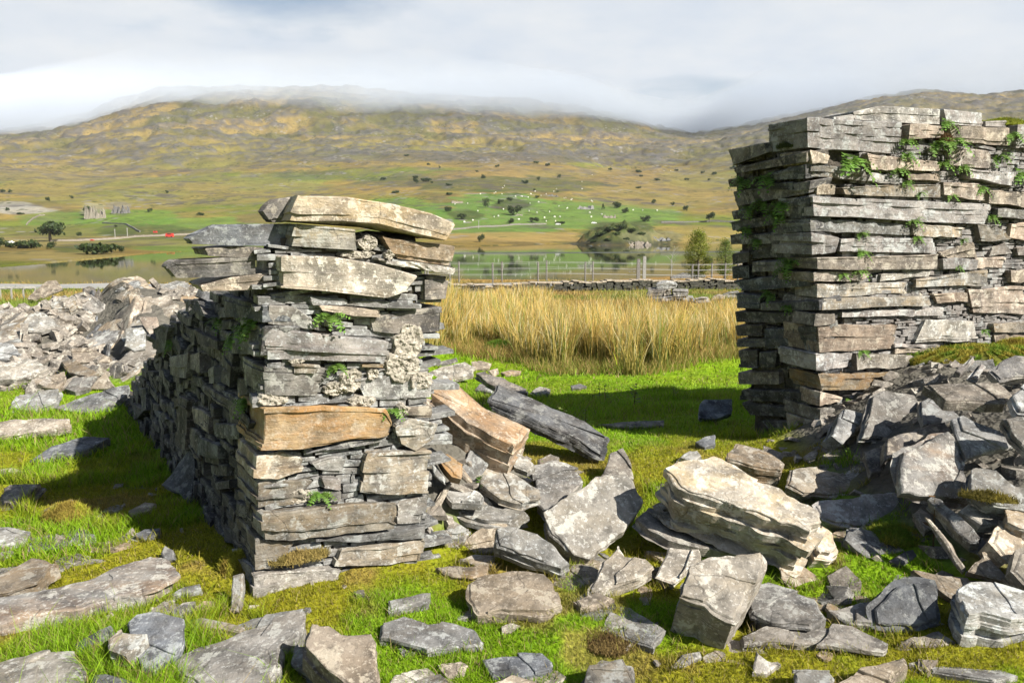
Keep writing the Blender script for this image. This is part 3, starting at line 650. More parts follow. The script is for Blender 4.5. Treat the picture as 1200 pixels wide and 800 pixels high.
L('broad slab with moss on its lower edge in the right heap', [(1135,550),(1140,547),(1168,550),(1190,570),(1230,577),(1230,600),(1160,592),(1137,577)], .16, .08, 28, 0, 'pale', 1)
L('long plank-like slab pointing down to the grass from the right heap', [(1086,586),(1090,582),(1101,585),(1130,604),(1158,630),(1150,641),(1136,637),(1110,612)], .16, .09, 30, -14, 'grey', 1)
L('thin slab on edge left of the plank-like slab', [(1083,605),(1090,608),(1112,634),(1131,664),(1127,670),(1105,640)], .10, .05, 34, -30, 'pale', 0)
L('blunt grey slab end left of the thin slab on edge', [(1067,601),(1078,593),(1090,602),(1098,618),(1084,622)], .10, .07, 30, -10, 'grey', 0)
L('oblong slab under the mossy slab edge in the right heap', [(1124,598),(1135,589),(1177,597),(1178,613),(1150,614)], .16, .08, 26, 0, 'pale', 1)
L('dark block at the right edge of the heap', [(1178,598),(1190,596),(1230,610),(1230,626),(1196,620),(1180,612)], .16, .1, 22, 0, 'tan', 1)
L('pale block with a tan side resting on the huge boulder\'s right', [(920,569),(927,551),(955,546),(1010,560),(1022,566),(1018,578),(940,579)], .12, .12, 22, 6, 'tan', 1)
L('purplish slab below the pale block in the right heap', [(955,592),(985,583),(1018,578),(1051,577),(1062,601),(1050,611),(1000,616),(965,608)], .04, .1, 36, 0, 'wall', 2)
L('grey block behind the huge boulder with a stepped front', [(850,530),(863,519),(895,527),(920,543),(916,553),(880,547),(851,539)], .16, .15, 14, 4, 'tan', 1, name='boulder', cat='boulder')
L('forked pale shard at the foot of the right heap', [(1134,669),(1145,655),(1152,641),(1165,655),(1184,677),(1175,684)], .06, .06, 38, 0, 'pale', 0)
L('bright pale stone near the right edge of the heap', [(1160,634),(1170,621),(1186,617),(1200,626),(1196,648),(1182,656)], .1, .1, 36, 8, 'pale', 0, name='stone', cat='stone')
L('pale stone cut off by the right edge below the bright one', [(1184,668),(1196,648),(1230,640),(1230,690),(1204,686)], .1, .09, 34, 0, 'pale', 0, name='stone', cat='stone')
L('pinkish finger of slate lying on the mossy bank', [(1120,434),(1131,424),(1141,416),(1144,423),(1126,438)], .10, .05, 34, 0, 'wall', 0, cat='slate splinter')
L('shorter pinkish finger of slate right of the longer one', [(1137,441),(1150,425),(1156,429),(1145,444)], .10, .05, 36, 0, 'wall', 0, cat='slate splinter')
L('ribbed dark slate leaning at the top of the right heap', [(1158,434),(1172,424),(1189,415),(1225,418),(1225,440),(1171,447)], .14, .08, 40, -10, 'dark', 1)
L('pale slab at the right edge above the broad grey slab', [(1186,463),(1200,449),(1230,443),(1230,486),(1196,481)], .24, .08, 36, 0, 'grey', 1)
L('thin slab bridging the shadow behind the pale block', [(1010,528),(1030,524),(1040,533),(1035,552),(1020,556)], .16, .07, 30, 0, 'dark', 0)

# two big pieces described by their front faces
def face_stone(mbs, top, bot, p0, n, dvec, rng, out=0.0, sp=.02, jit=.006, rough=.008, layers=None, droop=0):
    """a stone given by the upper and lower edge of its face on plane (p0,n), running dvec back into the wall."""
    A = np.array([on_plane(x, y, p0, n) for x, y in top]) + np.asarray(n) * out
    B = np.array([on_plane(x, y, p0, n) for x, y in bot]) + np.asarray(n) * out
    def rs(Q, m):
        d = np.concatenate([[0], np.cumsum(np.linalg.norm(np.diff(Q, axis=0), axis=1))]); t = np.linspace(0, d[-1], m)
        return np.stack([np.interp(t, d, Q[:, i]) for i in range(3)], 1)
    m = int(np.clip(np.linalg.norm(A[-1] - A[0]) / sp, 4, 60)); k = int(np.clip(np.linalg.norm(dvec) / (sp * 1.5), 2, 30))
    A, B = rs(A, m), rs(B, m); t = np.linspace(0, 1, k + 2)[1:-1]
    dvec = np.asarray(dvec)
    def loop(Q, dz):
        d = dvec + np.array([0, 0, dz])
        w = np.linspace(0, 1, m)
        bk = Q + d
        return np.concatenate([Q, Q[-1] + t[:, None] * d, bk[::-1], Q[0] + t[::-1, None] * d])
    h = np.linalg.norm((A - B).mean(0)); layers = layers or int(np.clip(h / .028, 2, 6))
    V, F = loft(loop(A, droop), loop(B, droop), rng, layers, jit, rough, .006, rings=(.9, .6, .25), chip=.3)
    mbs.add(V, F)
def free_block(label, top, bot, h, dvec, mat, name='slate_slab', cat='slate slab', nyaw=0, at=None, face_down=0, **kw):
    rng = np.random.default_rng(len(label) * 7 + 1)
    i = max(range(len(bot)), key=lambda q: bot[q][1]) if at is None else at
    p0 = hit(bot[i][0], bot[i][1], h); n = unit([math.sin(R(nyaw)), -math.cos(R(nyaw)), face_down])
    mb = MB(); face_stone(mb, top, bot, p0, n, dvec, rng, **kw)
    o = mb.build(name, M[mat], smooth=38); props(o, label, cat); return o
free_block('large rust-stained block leaning on the rubble beside the left wall', [(503,459),(530,481),(548,496),(575,509),(603,523)], [(505,500),(530,524),(560,544),(593,557)], .12, (.09, .24, .035), 'rust', nyaw=-22, face_down=-.22, jit=.010, rough=.008, layers=5)
free_block('log-like weathered slate sloping from the rubble to the grass', [(573,468),(625,490),(680,515),(706,533)], [(580,488),(640,514),(690,538),(704,543)], .01, (.06, .24, .06), 'dark', nyaw=-10, jit=.016, rough=.014, layers=7)

# ---------------------------------------------------------------- the two ruined walls
LTOP = np.array([0, 0, 1.])
def wall_root(name, label, at, cat='wall'):
    e = empty(name, at); props(e, label, cat); return e
wl = wall_root('dry_stone_wall', 'ruined slate wall with a square sunlit end and a shaded side, left of the gateway', (LA + LB) / 2)
wr = wall_root('dry_stone_wall', 'tall slate wall with ferns between its courses, right of the gateway', RA)
LP0, LNRM = LA, LN
def part_stone(root, top, bot, p0, n, dvec, mat, out=0., label=None, name='wall_stone', seed=0, **kw):
    rng = np.random.default_rng(seed + int(top[0][0] * 13 + top[0][1] * 7)); mb = MB()
    face_stone(mb, top, bot, p0, n, dvec, rng, out, **kw)
    o = mb.build(name, M[mat], root, smooth=38)
    if label: o['label'] = label
    return o
LSTONES = [
 ([(351,230),(402,231),(459,240),(500,250),(528,262)], [(338,259),(400,259),(440,262),(490,275),(517,281)], 'cream', .06, .28, 'lichen-pale capping slab with an orange spot'),
 ([(345,262),(416,269)], [(338,288),(419,293)], 'cream', .03, .40, None),
 ([(446,277),(470,281),(531,288)], [(462,302),(500,308),(525,311)], 'tan', .02, .35, None),
 ([(327,299),(386,300),(440,309),(484,322)], [(327,336),(380,340),(449,348),(470,340)], 'pale', .05, .40, 'broad pale slab below the capping slabs'),
 ([(438,305),(480,306),(527,313)], [(470,311),(500,317),(527,321)], 'pale', .05, .30, None),
 ([(500,323),(526,324)], [(500,351),(522,350)], 'dark', .0, .3, 'dark ribbed stone at the end of the wall'),
 ([(363,347),(402,350)], [(368,357),(402,357)], 'grey', .01, .25, None),
 ([(408,351),(450,352),(492,356)], [(402,357),(450,360),(490,361)], 'grey', .02, .25, None),
 ([(374,357),(410,359),(446,363)], [(377,363),(410,369),(443,371)], 'grey', .03, .25, None),
 ([(433,372),(470,366),(519,359)], [(436,388),(480,392),(517,388)], 'dark', .0, .3, None),
 ([(317,357),(345,359),(380,384)], [(316,379),(340,382),(378,387)], 'grey', .01, .3, None),
 ([(310,383),(373,390),(455,399)], [(311,420),(375,421),(448,423)], 'wall', .03, .40, 'pinkish slab with a thin vertical crack'),
 ([(307,429),(383,431)], [(308,462),(372,464)], 'grey', .0, .35, None),
 ([(414,440),(450,432),(506,432)], [(425,464),(460,467),(505,465)], 'grey', .0, .3, 'smooth grey slab below the mortar'),
 ([(341,424),(375,427)], [(341,436),(370,437)], 'tan', .03, .2, None),
 ([(424,425),(450,426)], [(424,429),(450,430)], 'orange', .02, .15, None),
 ([(306,476),(380,473),(450,477),(458,495)], [(304,525),(360,522),(400,515),(453,508)], 'orange', .04, .42, 'orange iron-stained slab'),
 ([(400,518),(430,514),(453,508)], [(358,528),(400,525),(450,515)], 'dark', .02, .2, None),
 ([(462,497),(480,488),(508,494)], [(468,518),(484,526),(504,512)], 'tan', .03, .25, None),
 ([(465,478),(508,476)], [(463,488),(508,490)], 'grey', .0, .25, None),
 ([(303,533),(330,529),(356,537)], [(301,558),(325,560),(350,551)], 'tan', .01, .35, None),
 ([(364,541),(385,534),(406,535)], [(370,548),(385,551),(401,550)], 'grey', .02, .2, None),
 ([(428,529),(470,527),(505,526)], [(420,574),(460,577),(499,575)], 'tan', .03, .35, 'rough square block with a reddish lower edge'),
 ([(302,564),(370,562)], [(302,594),(345,590)], 'tan', .01, .35, None),
 ([(376,558),(396,559)], [(380,570),(396,572)], 'wall', .02, .2, None),
 ([(372,577),(396,573)], [(374,586),(396,586)], 'grey', .01, .2, None),
 ([(304,598),(380,590),(461,585),(462,600)], [(307,628),(340,629),(400,622),(459,615)], 'tan', .05, .40, 'long smooth slab near the foot of the wall'),
 ([(464,590),(504,578)], [(466,612),(496,612)], 'grey', .01, .3, None),
 ([(299,630),(345,635)], [(300,666),(327,664)], 'tan', .01, .35, None),
 ([(370,629),(430,624),(497,614)], [(370,632),(430,631),(495,628)], 'grey', .03, .3, None),
 ([(397,642),(450,637),(499,629)], [(391,660),(450,659),(494,655)], 'tan', .03, .35, None),
 ([(297,670),(350,666),(397,663)], [(299,695),(340,694),(390,682)], 'grey', .04, .35, 'lowest corner slab of the wall'),
]
for top, bot, mat, out, dep, lab in LSTONES:
    part_stone(wl, top, bot, LP0, LN, LD * dep, mat, out, lab, sp=.013, jit=.010, rough=.010)
# long slabs that stick out over the shaded side near the top
SN = unit(np.cross(LD, [0, 0, 1])); SN = SN if SN[0] < 0 else -SN       # outward normal of the shaded face
pL = on_plane(318, 300, LA, LN)
for top, bot, mat, back, lab in [
  ([(308,246),(322,233),(351,230)], [(318,260),(330,261),(338,259)], 'dark', .10, None),
  ([(221,278),(256,263),(345,262)], [(227,286),(280,288),(338,288)], 'dark', .14, 'long dark slab jutting out over the shaded side'),
  ([(193,312),(202,305),(300,300)], [(205,326),(250,325),(300,321)], 'dark', .12, 'second slab jutting out over the shaded side'),
  ([(240,291),(280,288),(310,290)], [(244,300),(280,302),(310,300)], 'dark', .3, None),
  ([(236,334),(270,325),(327,318)], [(240,341),(290,340),(327,336)], 'grey', .3, None)]:
    part_stone(wl, top, bot, LA + LD * .06, LN, LD * back, mat, 0, lab, sp=.02)
# shaded side: plane through the pillar's left corner and its foot line
e_up = unit(pL - LA); SNRM = unit(np.cross(LD, e_up)); SNRM = SNRM if SNRM[0] < 0 else -SNRM
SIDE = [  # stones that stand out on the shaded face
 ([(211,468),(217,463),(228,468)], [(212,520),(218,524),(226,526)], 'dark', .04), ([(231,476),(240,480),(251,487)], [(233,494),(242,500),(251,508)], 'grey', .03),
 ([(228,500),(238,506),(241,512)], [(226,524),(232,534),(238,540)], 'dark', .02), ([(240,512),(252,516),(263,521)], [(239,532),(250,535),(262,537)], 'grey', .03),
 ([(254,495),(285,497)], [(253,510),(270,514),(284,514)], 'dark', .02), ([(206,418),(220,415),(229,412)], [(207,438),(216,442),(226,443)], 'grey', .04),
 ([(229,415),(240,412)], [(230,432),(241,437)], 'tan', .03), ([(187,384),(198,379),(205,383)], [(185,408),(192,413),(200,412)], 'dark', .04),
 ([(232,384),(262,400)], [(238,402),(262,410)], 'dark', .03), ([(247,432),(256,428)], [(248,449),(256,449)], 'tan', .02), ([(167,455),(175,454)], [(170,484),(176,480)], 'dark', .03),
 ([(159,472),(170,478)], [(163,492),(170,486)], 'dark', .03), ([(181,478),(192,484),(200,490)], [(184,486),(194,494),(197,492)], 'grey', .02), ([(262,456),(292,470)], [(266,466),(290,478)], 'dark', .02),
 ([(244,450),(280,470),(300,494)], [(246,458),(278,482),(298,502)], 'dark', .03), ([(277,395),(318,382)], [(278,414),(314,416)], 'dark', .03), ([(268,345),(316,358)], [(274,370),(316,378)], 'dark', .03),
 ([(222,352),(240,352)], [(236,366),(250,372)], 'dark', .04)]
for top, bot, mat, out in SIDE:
    part_stone(wl, top, bot, LA, SNRM, -SNRM * .16 + LD * .02, 'shade_dark' if mat == 'dark' else 'dark', out, sp=.025, rough=.008)  # shade painted in: stones on this face take darker slate than listed
def st_of(px, py):
    q = on_plane(px, py, LA, SNRM) - LA
    return q @ LD, q @ e_up
prof = [st_of(*p) for p in [(318,318),(262,330),(240,342),(215,352),(200,368),(190,384),(180,402),(168,428),(156,446),(148,462)]]
prof_s = [p[0] for p in prof]; prof_t = [p[1] for p in prof]
WTH = np.linalg.norm(LB - LA)
def heap_stones(mb, mb_n, n_up, p0, d, up, nrm, s0, s1, hfun, rng, row=(.05, .11), ln=(.10, .34), depth=.14, tiltmax=10, outj=.02, rowdrop=0):
    """small stones laid in broken courses over a wall face."""
    t = -.05
    while True:
        hr = rng.uniform(*row); s = s0 - rng.uniform(0, .1); live = False
        while s < s1:
            l = rng.uniform(*ln); adv = l; hh = hr * rng.uniform(.75, 1.05)
            if t + hr * .4 < hfun(s + l / 2):
                live = True
                up1 = rng.random() < .07
                if up1: adv = hh
                L_, H_ = (hh * .8, min(l, hr * 2.6)) if up1 else (l * rng.uniform(.86, .98), hh * .92)
                a = R(rng.normal(0, tiltmax * .5)); dx, du = d * math.cos(a) + up * math.sin(a), up * math.cos(a) - d * math.sin(a)
                o = p0 + d * (s + l / 2) + up * (t + hh / 2) + nrm * rng.uniform(-.6, 1) * outj
                k1, k2 = rng.uniform(-.12, .12, 2) * H_
                c = [o - dx * L_ / 2 + du * (H_ / 2 + k1), o + dx * L_ / 2 + du * (H_ / 2 + k2)]
                b = [o - dx * L_ / 2 - du * (H_ / 2 + k2 * .5), o + dx * L_ / 2 - du * (H_ / 2 + k1 * .5)]
                m = max(3, int(L_ / .04)); w = np.linspace(0, 1, m)[:, None]
                A = c[0] * (1 - w) + c[1] * w; B = b[0] * (1 - w) + b[1] * w; dv = -nrm * depth
                mk = lambda Q: np.concatenate([Q, [Q[-1] + dv * .5], Q[::-1] + dv, [Q[0] + dv * .5]])
                V, F = loft(mk(A), mk(B), rng, int(np.clip(H_ / .025, 1, 4)), .007, .009, .004, rings=(.6,), chip=.2)
                mb.add(V, F)
            s += adv
        t += hr
        if not live and t > .2: break
        if t > 3: break
rng = np.random.default_rng(31)
SL = float(np.linalg.norm(LFAR - LA))
hL = lambda s: float(np.interp(s, prof_s, prof_t))
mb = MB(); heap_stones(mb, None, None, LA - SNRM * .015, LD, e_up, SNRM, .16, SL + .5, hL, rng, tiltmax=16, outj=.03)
o = mb.build('small_stones', M['shade_dark'], wl, LA, 40); o['kind'] = 'stuff'  # filler in the shade-darkened slate
# back (right hand) face, gentle rubble top, and the earth core
backN = -SN
mb = MB(); heap_stones(mb, None, None, LB, LD, np.array([0, 0, 1.]), backN, .3, SL, lambda s: hL(s) * .92, rng, tiltmax=12, outj=.03)
o = mb.build('small_stones', M['grey'], wl, LB, 40); o['kind'] = 'stuff'
mb = MB()
for k in range(150):                                 # loose stuff along the broken top
    s = rng.uniform(.35, SL + .2); w = rng.uniform(.03, .97); h = hL(s)
    c = LA + LD * s + (LB - LA) * w + e_up * (h - .02 + rng.uniform(-.03, .04)); r_ = rng.uniform(.05, .15)
    nn = unit([rng.normal(0, .35), rng.normal(0, .35) - .1, 1]); Rm = frame(nn)
    a = np.sort(rng.uniform(0, 2 * math.pi, 6)); P = c + (Rm @ np.stack([np.cos(a) * r_ * rng.uniform(.7, 1.3, 6), np.sin(a) * r_ * .7, a * 0])).T
    if len(P) > 3:
        tp = resample(P, .05, rng, .006); V, F = loft(tp, tp - nn * rng.uniform(.02, .05), rng, 2, .005, .008, .004, rings=(.5,), chip=.2); mb.add(V, F)
o = mb.build('loose_top_stones', M['dark'], wl, LA, 40); o['kind'] = 'stuff'
def core(root, stations, mat='core', name='rubble_core', amp=.02, seed=0):
    """stations: list of (base_left, base_right, top_left, top_right)"""
    V, F = [], []; nb = 24
    for k, (a, b, c, d) in enumerate(stations):
        ring = []
        for p, q, m in ((a, c, 9), (c, d, 6), (d, b, 9)):
            w = np.linspace(0, 1, m, endpoint=False)[:, None]; ring.append(p * (1 - w) + q * w)
        ring = np.concatenate(ring + [b[None]]); n = len(ring)
        rg = np.random.default_rng(seed + k); ring = ring + rg.normal(0, amp, ring.shape)
        V.append(ring)
    for k in range(len(V) - 1):
        for i in range(n - 1): F.append([k * n + i, k * n + i + 1, (k + 1) * n + i + 1, (k + 1) * n + i])
    F += [list(range(n))[::-1], [(len(V) - 1) * n + i for i in range(n)]]
    P = np.concatenate(V)
    return link(name, new_mesh(name, P - P.mean(0), F, M[mat], 50), P.mean(0), None, root)
st = []
gL = lambda t: LA + e_up * t
ztop = float((on_plane(351, 262, LA, LN) - LA) @ [0, 0, 1])
for s in np.concatenate([[.05, .12, .2, .3, .4], np.linspace(.5, SL + .45, 14)]):
    base_l = LA + LD * s - SNRM * .06; base_r = LB + LD * s + SN * .05
    h = ztop - .05 if s < .35 else max(.05, min(hL(s), ztop) - .06)
    st.append((base_l - e_up * .2, base_r - np.array([0, 0, .2]), base_l + e_up * h, base_r + np.array([.04, 0, h])))
core(wl, st, seed=5, amp=.012)
rng = np.random.default_rng(63); mb = MB()
heap_stones(mb, None, None, LA - LN * .015, LDIR, np.array([0, 0, 1.]), LN, .12, WTH - .04, lambda s: ztop - .1, rng, row=(.014, .04), ln=(.05, .24), tiltmax=9, outj=.012)
o = mb.build('small_stones', M['grey'], wl, LA, 40); o['kind'] = 'stuff'
# lime mortar lumps
def mortar(root, blobs, p0, n, seed, name='mortar_patch'):
    rng = np.random.default_rng(seed)
    for (px, py, rx, ry, out) in blobs:
        c = on_plane(px, py, p0, n) + np.asarray(n) * out
        f = FPX / max(1e-3, (c - CAMPOS) @ np.array([0, CP, -SP])); rx_, ry_ = rx / f, ry / f
        ux = unit(np.cross([0, 0, 1], n)); mb = MB(); K = int(30 + rx * ry * .16); sd = int(rng.integers(0, 9999))
        na, nr_ = 44, 13; a = np.linspace(0, 2 * math.pi, na, endpoint=False); edge = .62 + .75 * fbm(np.cos(a) * 1.6 + 7, np.sin(a) * 1.6 + 7, sd, 4); V = []
        for q in np.linspace(1, .04, nr_):
            X, Y = np.cos(a) * q * edge * rx_, np.sin(a) * q * edge * ry_
            hgt = (fbm(X * 45 + 3, Y * 45 + 3, sd, 4, .65) - .5) * .045 + .002 - .05 * max(0, q - .86) / .14
            V.append(c + np.outer(X, ux) + np.outer(Y, [0, 0, 1]) + np.outer(hgt, n))
        V = np.concatenate(V); F = [[k * na + i, k * na + (i + 1) % na, (k + 1) * na + (i + 1) % na, (k + 1) * na + i] for k in range(nr_ - 1) for i in range(na)] + [[(nr_ - 1) * na + i for i in range(na)]]
        mb.add(V, F)
        for k in range(K):
            w = V[int(rng.integers(0, len(V)))] + np.asarray(n) * rng.uniform(-.004, .003); s = rng.uniform(.002, .006)
            Q = np.array([[1,0,0],[-1,0,0],[0,1,0],[0,-1,0],[0,0,1],[0,0,-1]]) * rng.uniform(.5, 1.4, (6, 1)) * s @ frame(rng.normal(size=3)).T + w
            mb.add(Q, [[0,2,4],[2,1,4],[1,3,4],[3,0,4],[2,0,5],[1,2,5],[3,1,5],[0,3,5]])
        o = mb.build(name, M['mortar'], root, smooth=25)
mortar(wl, [(432,284,13,12,.0), (420,299,26,5,.0), (455,299,7,6,.02), (478,402,22,24,.01), (472,430,24,20,.012), (492,445,16,12,.012), (410,446,16,16,.0), (393,456,14,9,0), (322,468,18,8,.0), (425,470,20,7,0), (347,422,10,3,.03), (352,581,16,10,0), (437,438,8,8,.01), (470,480,7,8,.03), (355,620,10,5,-.02)], LA, LN, 3)

# ---- right wall
RP = RA
RSTONES3 = [((433,172),(757,190),(435,275),(750,297)), ((775,195),(895,205),(775,246),(890,241)), ((920,200),(1120,205),(930,255),(1115,272)), ((1145,195),(1230,190),(1145,275),(1230,278)),
 ((438,285),(505,300),(440,330),(500,332)), ((440,332),(625,350),(440,378),(640,392)), ((630,297),(870,322),(640,355),(868,360)), ((910,270),(1055,290),(915,332),(1055,347)),
 ((650,362),(745,366),(640,392),(745,403)), ((765,365),(885,365),(765,387),(885,396)), ((465,393),(520,402),(460,440),(525,441)), ((550,412),(885,404),(555,436),(885,447)), ((890,395),(1030,400),(895,440),(1030,460)),
 ((975,350),(1150,360),(980,385),(1150,410)), ((1050,425),(1230,432),(1050,470),(1230,487)), ((443,445),(1070,470),(445,515),(1040,538)), ((445,521),(780,541),(445,566),(780,577)), ((785,540),(968,555),(790,580),(968,586)),
 ((440,570),(540,590),(445,645),(520,640)), ((543,590),(860,590),(540,636),(865,641)), ((450,655),(875,645),(450,698),(870,695)), ((450,705),(670,700),(455,740),(630,738)), ((690,715),(858,700),(678,738),(850,722)),
 ((800,730),(1045,700),(800,760),(1045,755)), ((895,660),(1005,665),(890,695),(1000,697)), ((1010,660),(1118,656),(1010,693),(1115,694)), ((885,640),(985,602),(910,658),(1002,656)), ((1065,628),(1110,602),(1060,655),(1140,645)),
 ((1080,485),(1230,496),(1080,516),(1230,531)), ((1005,540),(1090,545),(1020,600),(1122,596)), ((1135,540),(1230,535),(1130,585),(1230,610)), ((1150,618),(1230,622),(1165,650),(1230,660)), ((1120,700),(1230,700),(1120,741),(1230,746)),
 ((990,770),(1180,757),(1000,845),(1190,852))]
RSTONES4 = [((462,40),(770,34),(468,82),(760,70)), ((470,90),(830,76),(470,128),(838,110)), ((865,76),(980,66),(870,106),(980,97)), ((550,131),(895,115),(550,155),(895,147)), ((455,142),(525,140),(455,180),(525,171)),
 ((470,186),(745,178),(470,275),(722,261)), ((838,162),(1000,168),(800,242),(1010,230)), ((1070,176),(1230,160),(1075,206),(1230,202)), ((1080,215),(1230,213),(1085,252),(1230,254)), ((725,245),(845,245),(725,258),(845,259)),
 ((730,263),(925,260),(730,278),(925,278)), ((460,281),(580,275),(460,335),(570,326)), ((586,276),(800,286),(590,336),(800,322)), ((472,346),(820,340),(480,406),(750,400)), ((470,412),(545,430),(470,456),(542,446)),
 ((575,430),(665,424),(590,447),(650,445)), ((475,470),(545,468),(475,511),(522,508)), ((475,520),(540,512),(475,570),(520,560)), ((990,290),(1230,285),(990,330),(1230,340)), ((840,290),(980,292),(830,330),(980,335))]
ROR = {(472,346): ('orange', 'orange-stained slab low in the wall'), (462,40): ('tan', None), (433,172): ('wall', 'big pinkish quoin slab at the top corner'), (443,445): ('wall', 'longest slab of the wall, pinkish grey'), (1145,195): ('wall', None)}
k = 0
for src, oy in ((RSTONES3, 80), (RSTONES4, 320)):
    for a, b, c, d in src:
        f = lambda q: (800 + q[0] / 2.9625, oy + q[1] / 2.9625)
        mat, lab = ROR.get(a, (['wall', 'wall', 'grey', 'wall', 'pale', 'tan'][k % 6], None)); k += 1
        jx = lambda q: (q[0] + random.uniform(-5, 5), q[1] + random.uniform(-3, 3)); a0 = a; a, b, c, d = jx(a), jx(b), jx(c), jx(d)
        mids = lambda p, q: [(p[0] + (q[0] - p[0]) * t, p[1] + (q[1] - p[1]) * t + random.uniform(-4, 4)) for t in sorted(random.uniform(.12, .88) for _ in range(3))]
        part_stone(wr, [f(a)] + [f(q) for q in mids(a, b)] + [f(b)], [f(c)] + [f(q) for q in mids(c, d)] + [f(d)], RP, RN, RD * random.uniform(.22, .42), mat, random.uniform(.0, .04), lab, sp=.018, jit=.010, rough=.010)
# capping slabs
for top, bot, mat, dep in [([(1000,131),(1031,124),(1100,128)], [(1002,140),(1034,143),(1100,146)], 'grey', .4), ([(1106,128),(1150,132)], [(1110,145),(1150,148)], 'wall', .4), ([(977,137),(1000,134),(1016,136)], [(977,142),(1000,142),(1016,141)], 'wall', .35), ([(1155,142),(1180,141)], [(1155,148),(1180,149)], 'wall', .3), ([(1186,146),(1230,150)], [(1186,173),(1230,176)], 'wall', .35)]:
    part_stone(wr, top, bot, RP + RD * .05, RN, RD * dep, mat, 0, sp=.025)
# reveal (shaded jamb)
pR1 = on_plane(946, 200, RA, RN); r_up = unit(pR1 - RA)
RVN = unit(np.cross(RD, r_up)); RVN = RVN if RVN[0] < 0 else -RVN
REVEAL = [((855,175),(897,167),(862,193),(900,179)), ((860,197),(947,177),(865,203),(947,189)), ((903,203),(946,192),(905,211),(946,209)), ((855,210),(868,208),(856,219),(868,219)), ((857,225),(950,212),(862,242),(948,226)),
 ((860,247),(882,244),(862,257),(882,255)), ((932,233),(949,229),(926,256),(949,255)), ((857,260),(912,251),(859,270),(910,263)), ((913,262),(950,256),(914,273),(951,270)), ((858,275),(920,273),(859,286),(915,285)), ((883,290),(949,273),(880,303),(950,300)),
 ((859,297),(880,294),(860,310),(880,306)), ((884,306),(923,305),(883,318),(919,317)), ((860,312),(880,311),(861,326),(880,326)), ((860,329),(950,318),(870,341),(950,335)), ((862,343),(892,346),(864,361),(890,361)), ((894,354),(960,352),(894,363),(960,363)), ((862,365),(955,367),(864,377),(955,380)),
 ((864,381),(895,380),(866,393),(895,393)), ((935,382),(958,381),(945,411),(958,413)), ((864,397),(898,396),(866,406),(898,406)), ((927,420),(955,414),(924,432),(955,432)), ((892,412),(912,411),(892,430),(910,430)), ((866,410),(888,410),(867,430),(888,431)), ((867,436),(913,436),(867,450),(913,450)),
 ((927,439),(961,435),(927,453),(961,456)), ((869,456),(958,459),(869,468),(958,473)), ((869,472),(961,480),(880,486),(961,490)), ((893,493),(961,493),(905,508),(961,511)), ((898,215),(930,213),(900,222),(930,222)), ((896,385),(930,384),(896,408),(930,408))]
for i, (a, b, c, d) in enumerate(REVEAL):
    part_stone(wr, [a, b], [c, d], RA, RVN, -RVN * .2 + RD * .01, 'shade_dark' if i % 4 else 'dark', random.uniform(.0, .02), sp=.025, jit=.008)  # the jamb's shade is deepened by darker slate colour
def st_r(px, py): q = on_plane(px, py, RA, RN) - RA; return q @ RDIR, q[2]
prof = [st_r(*p) for p in [(945,168),(985,150),(1060,148),(1130,146),(1200,150),(1300,165)]]
hR = lambda s: float(np.interp(s, [p[0] for p in prof], [p[1] for p in prof]))
rng = np.random.default_rng(47)
rlean = unit(np.array([r_up[0], 0, r_up[2]]))
mb = MB(); heap_stones(mb, None, None, RA - RN * .02 + RDIR * .1, RDIR, np.array([0, 0, 1.]), RN, .16, 3.2, lambda s: hR(s) - .12, rng, row=(.016, .04), ln=(.06, .3), tiltmax=7, outj=.012)
heap_stones(mb, None, None, RA + RN * .01, RDIR, np.array([0, 0, 1.]), RN, 2.3, 3.35, lambda s: hR(s) - .05, rng, row=(.06, .13), ln=(.2, .55), tiltmax=4, outj=.015)
heap_stones(mb, None, None, RA - RN * .05 - RDIR * .0, RDIR, np.array([0, 0, 1.]), RN, .16, 3.4, lambda s: hR(s) - .12, rng, row=(.05, .10), ln=(.1, .4), tiltmax=5, outj=.015)
o = mb.build('small_stones', M['wall'], wr, RA, 40); o['kind'] = 'stuff'
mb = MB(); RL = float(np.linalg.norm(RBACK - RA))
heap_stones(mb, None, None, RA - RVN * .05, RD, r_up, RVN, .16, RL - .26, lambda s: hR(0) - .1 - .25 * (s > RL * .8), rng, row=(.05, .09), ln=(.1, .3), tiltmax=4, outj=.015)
o = mb.build('small_stones', M['shade_dark'], wr, RA, 40); o['kind'] = 'stuff'  # jamb filler, shade carried in its colour too
mb = MB(); heap_stones(mb, None, None, RBACK, RDIR, np.array([0, 0, 1.]), -RN, .30, 3.4, lambda s: hR(s) - .1, rng, row=(.06, .12), ln=(.15, .5), tiltmax=5, outj=.03)
o = mb.build('small_stones', M['grey'], wr, RBACK, 40); o['kind'] = 'stuff'
st = []
for s in np.linspace(.07, 3.45, 26):
    h = hR(s) - .09 - (.12 if s < .2 else 0)
    lean = (r_up * (h / r_up[2])) * (1 - s / 3.5) + np.array([0, 0, h]) * s / 3.5
    a = RA + RDIR * s - RN * .085; b = RBACK + RDIR * s + RN * .08
    st.append((a - [0, 0, .2], b - [0, 0, .2], a + lean, b + lean))
core(wr, st, seed=9, amp=.012)
mortar(wr, [(1072,350,22,14,-.03), (1062,420,20,10,-.02), (1000,500,14,6,-.02), (1120,430,18,8,-.04), (1080,300,16,10,-.04)], RA, RN, 8)

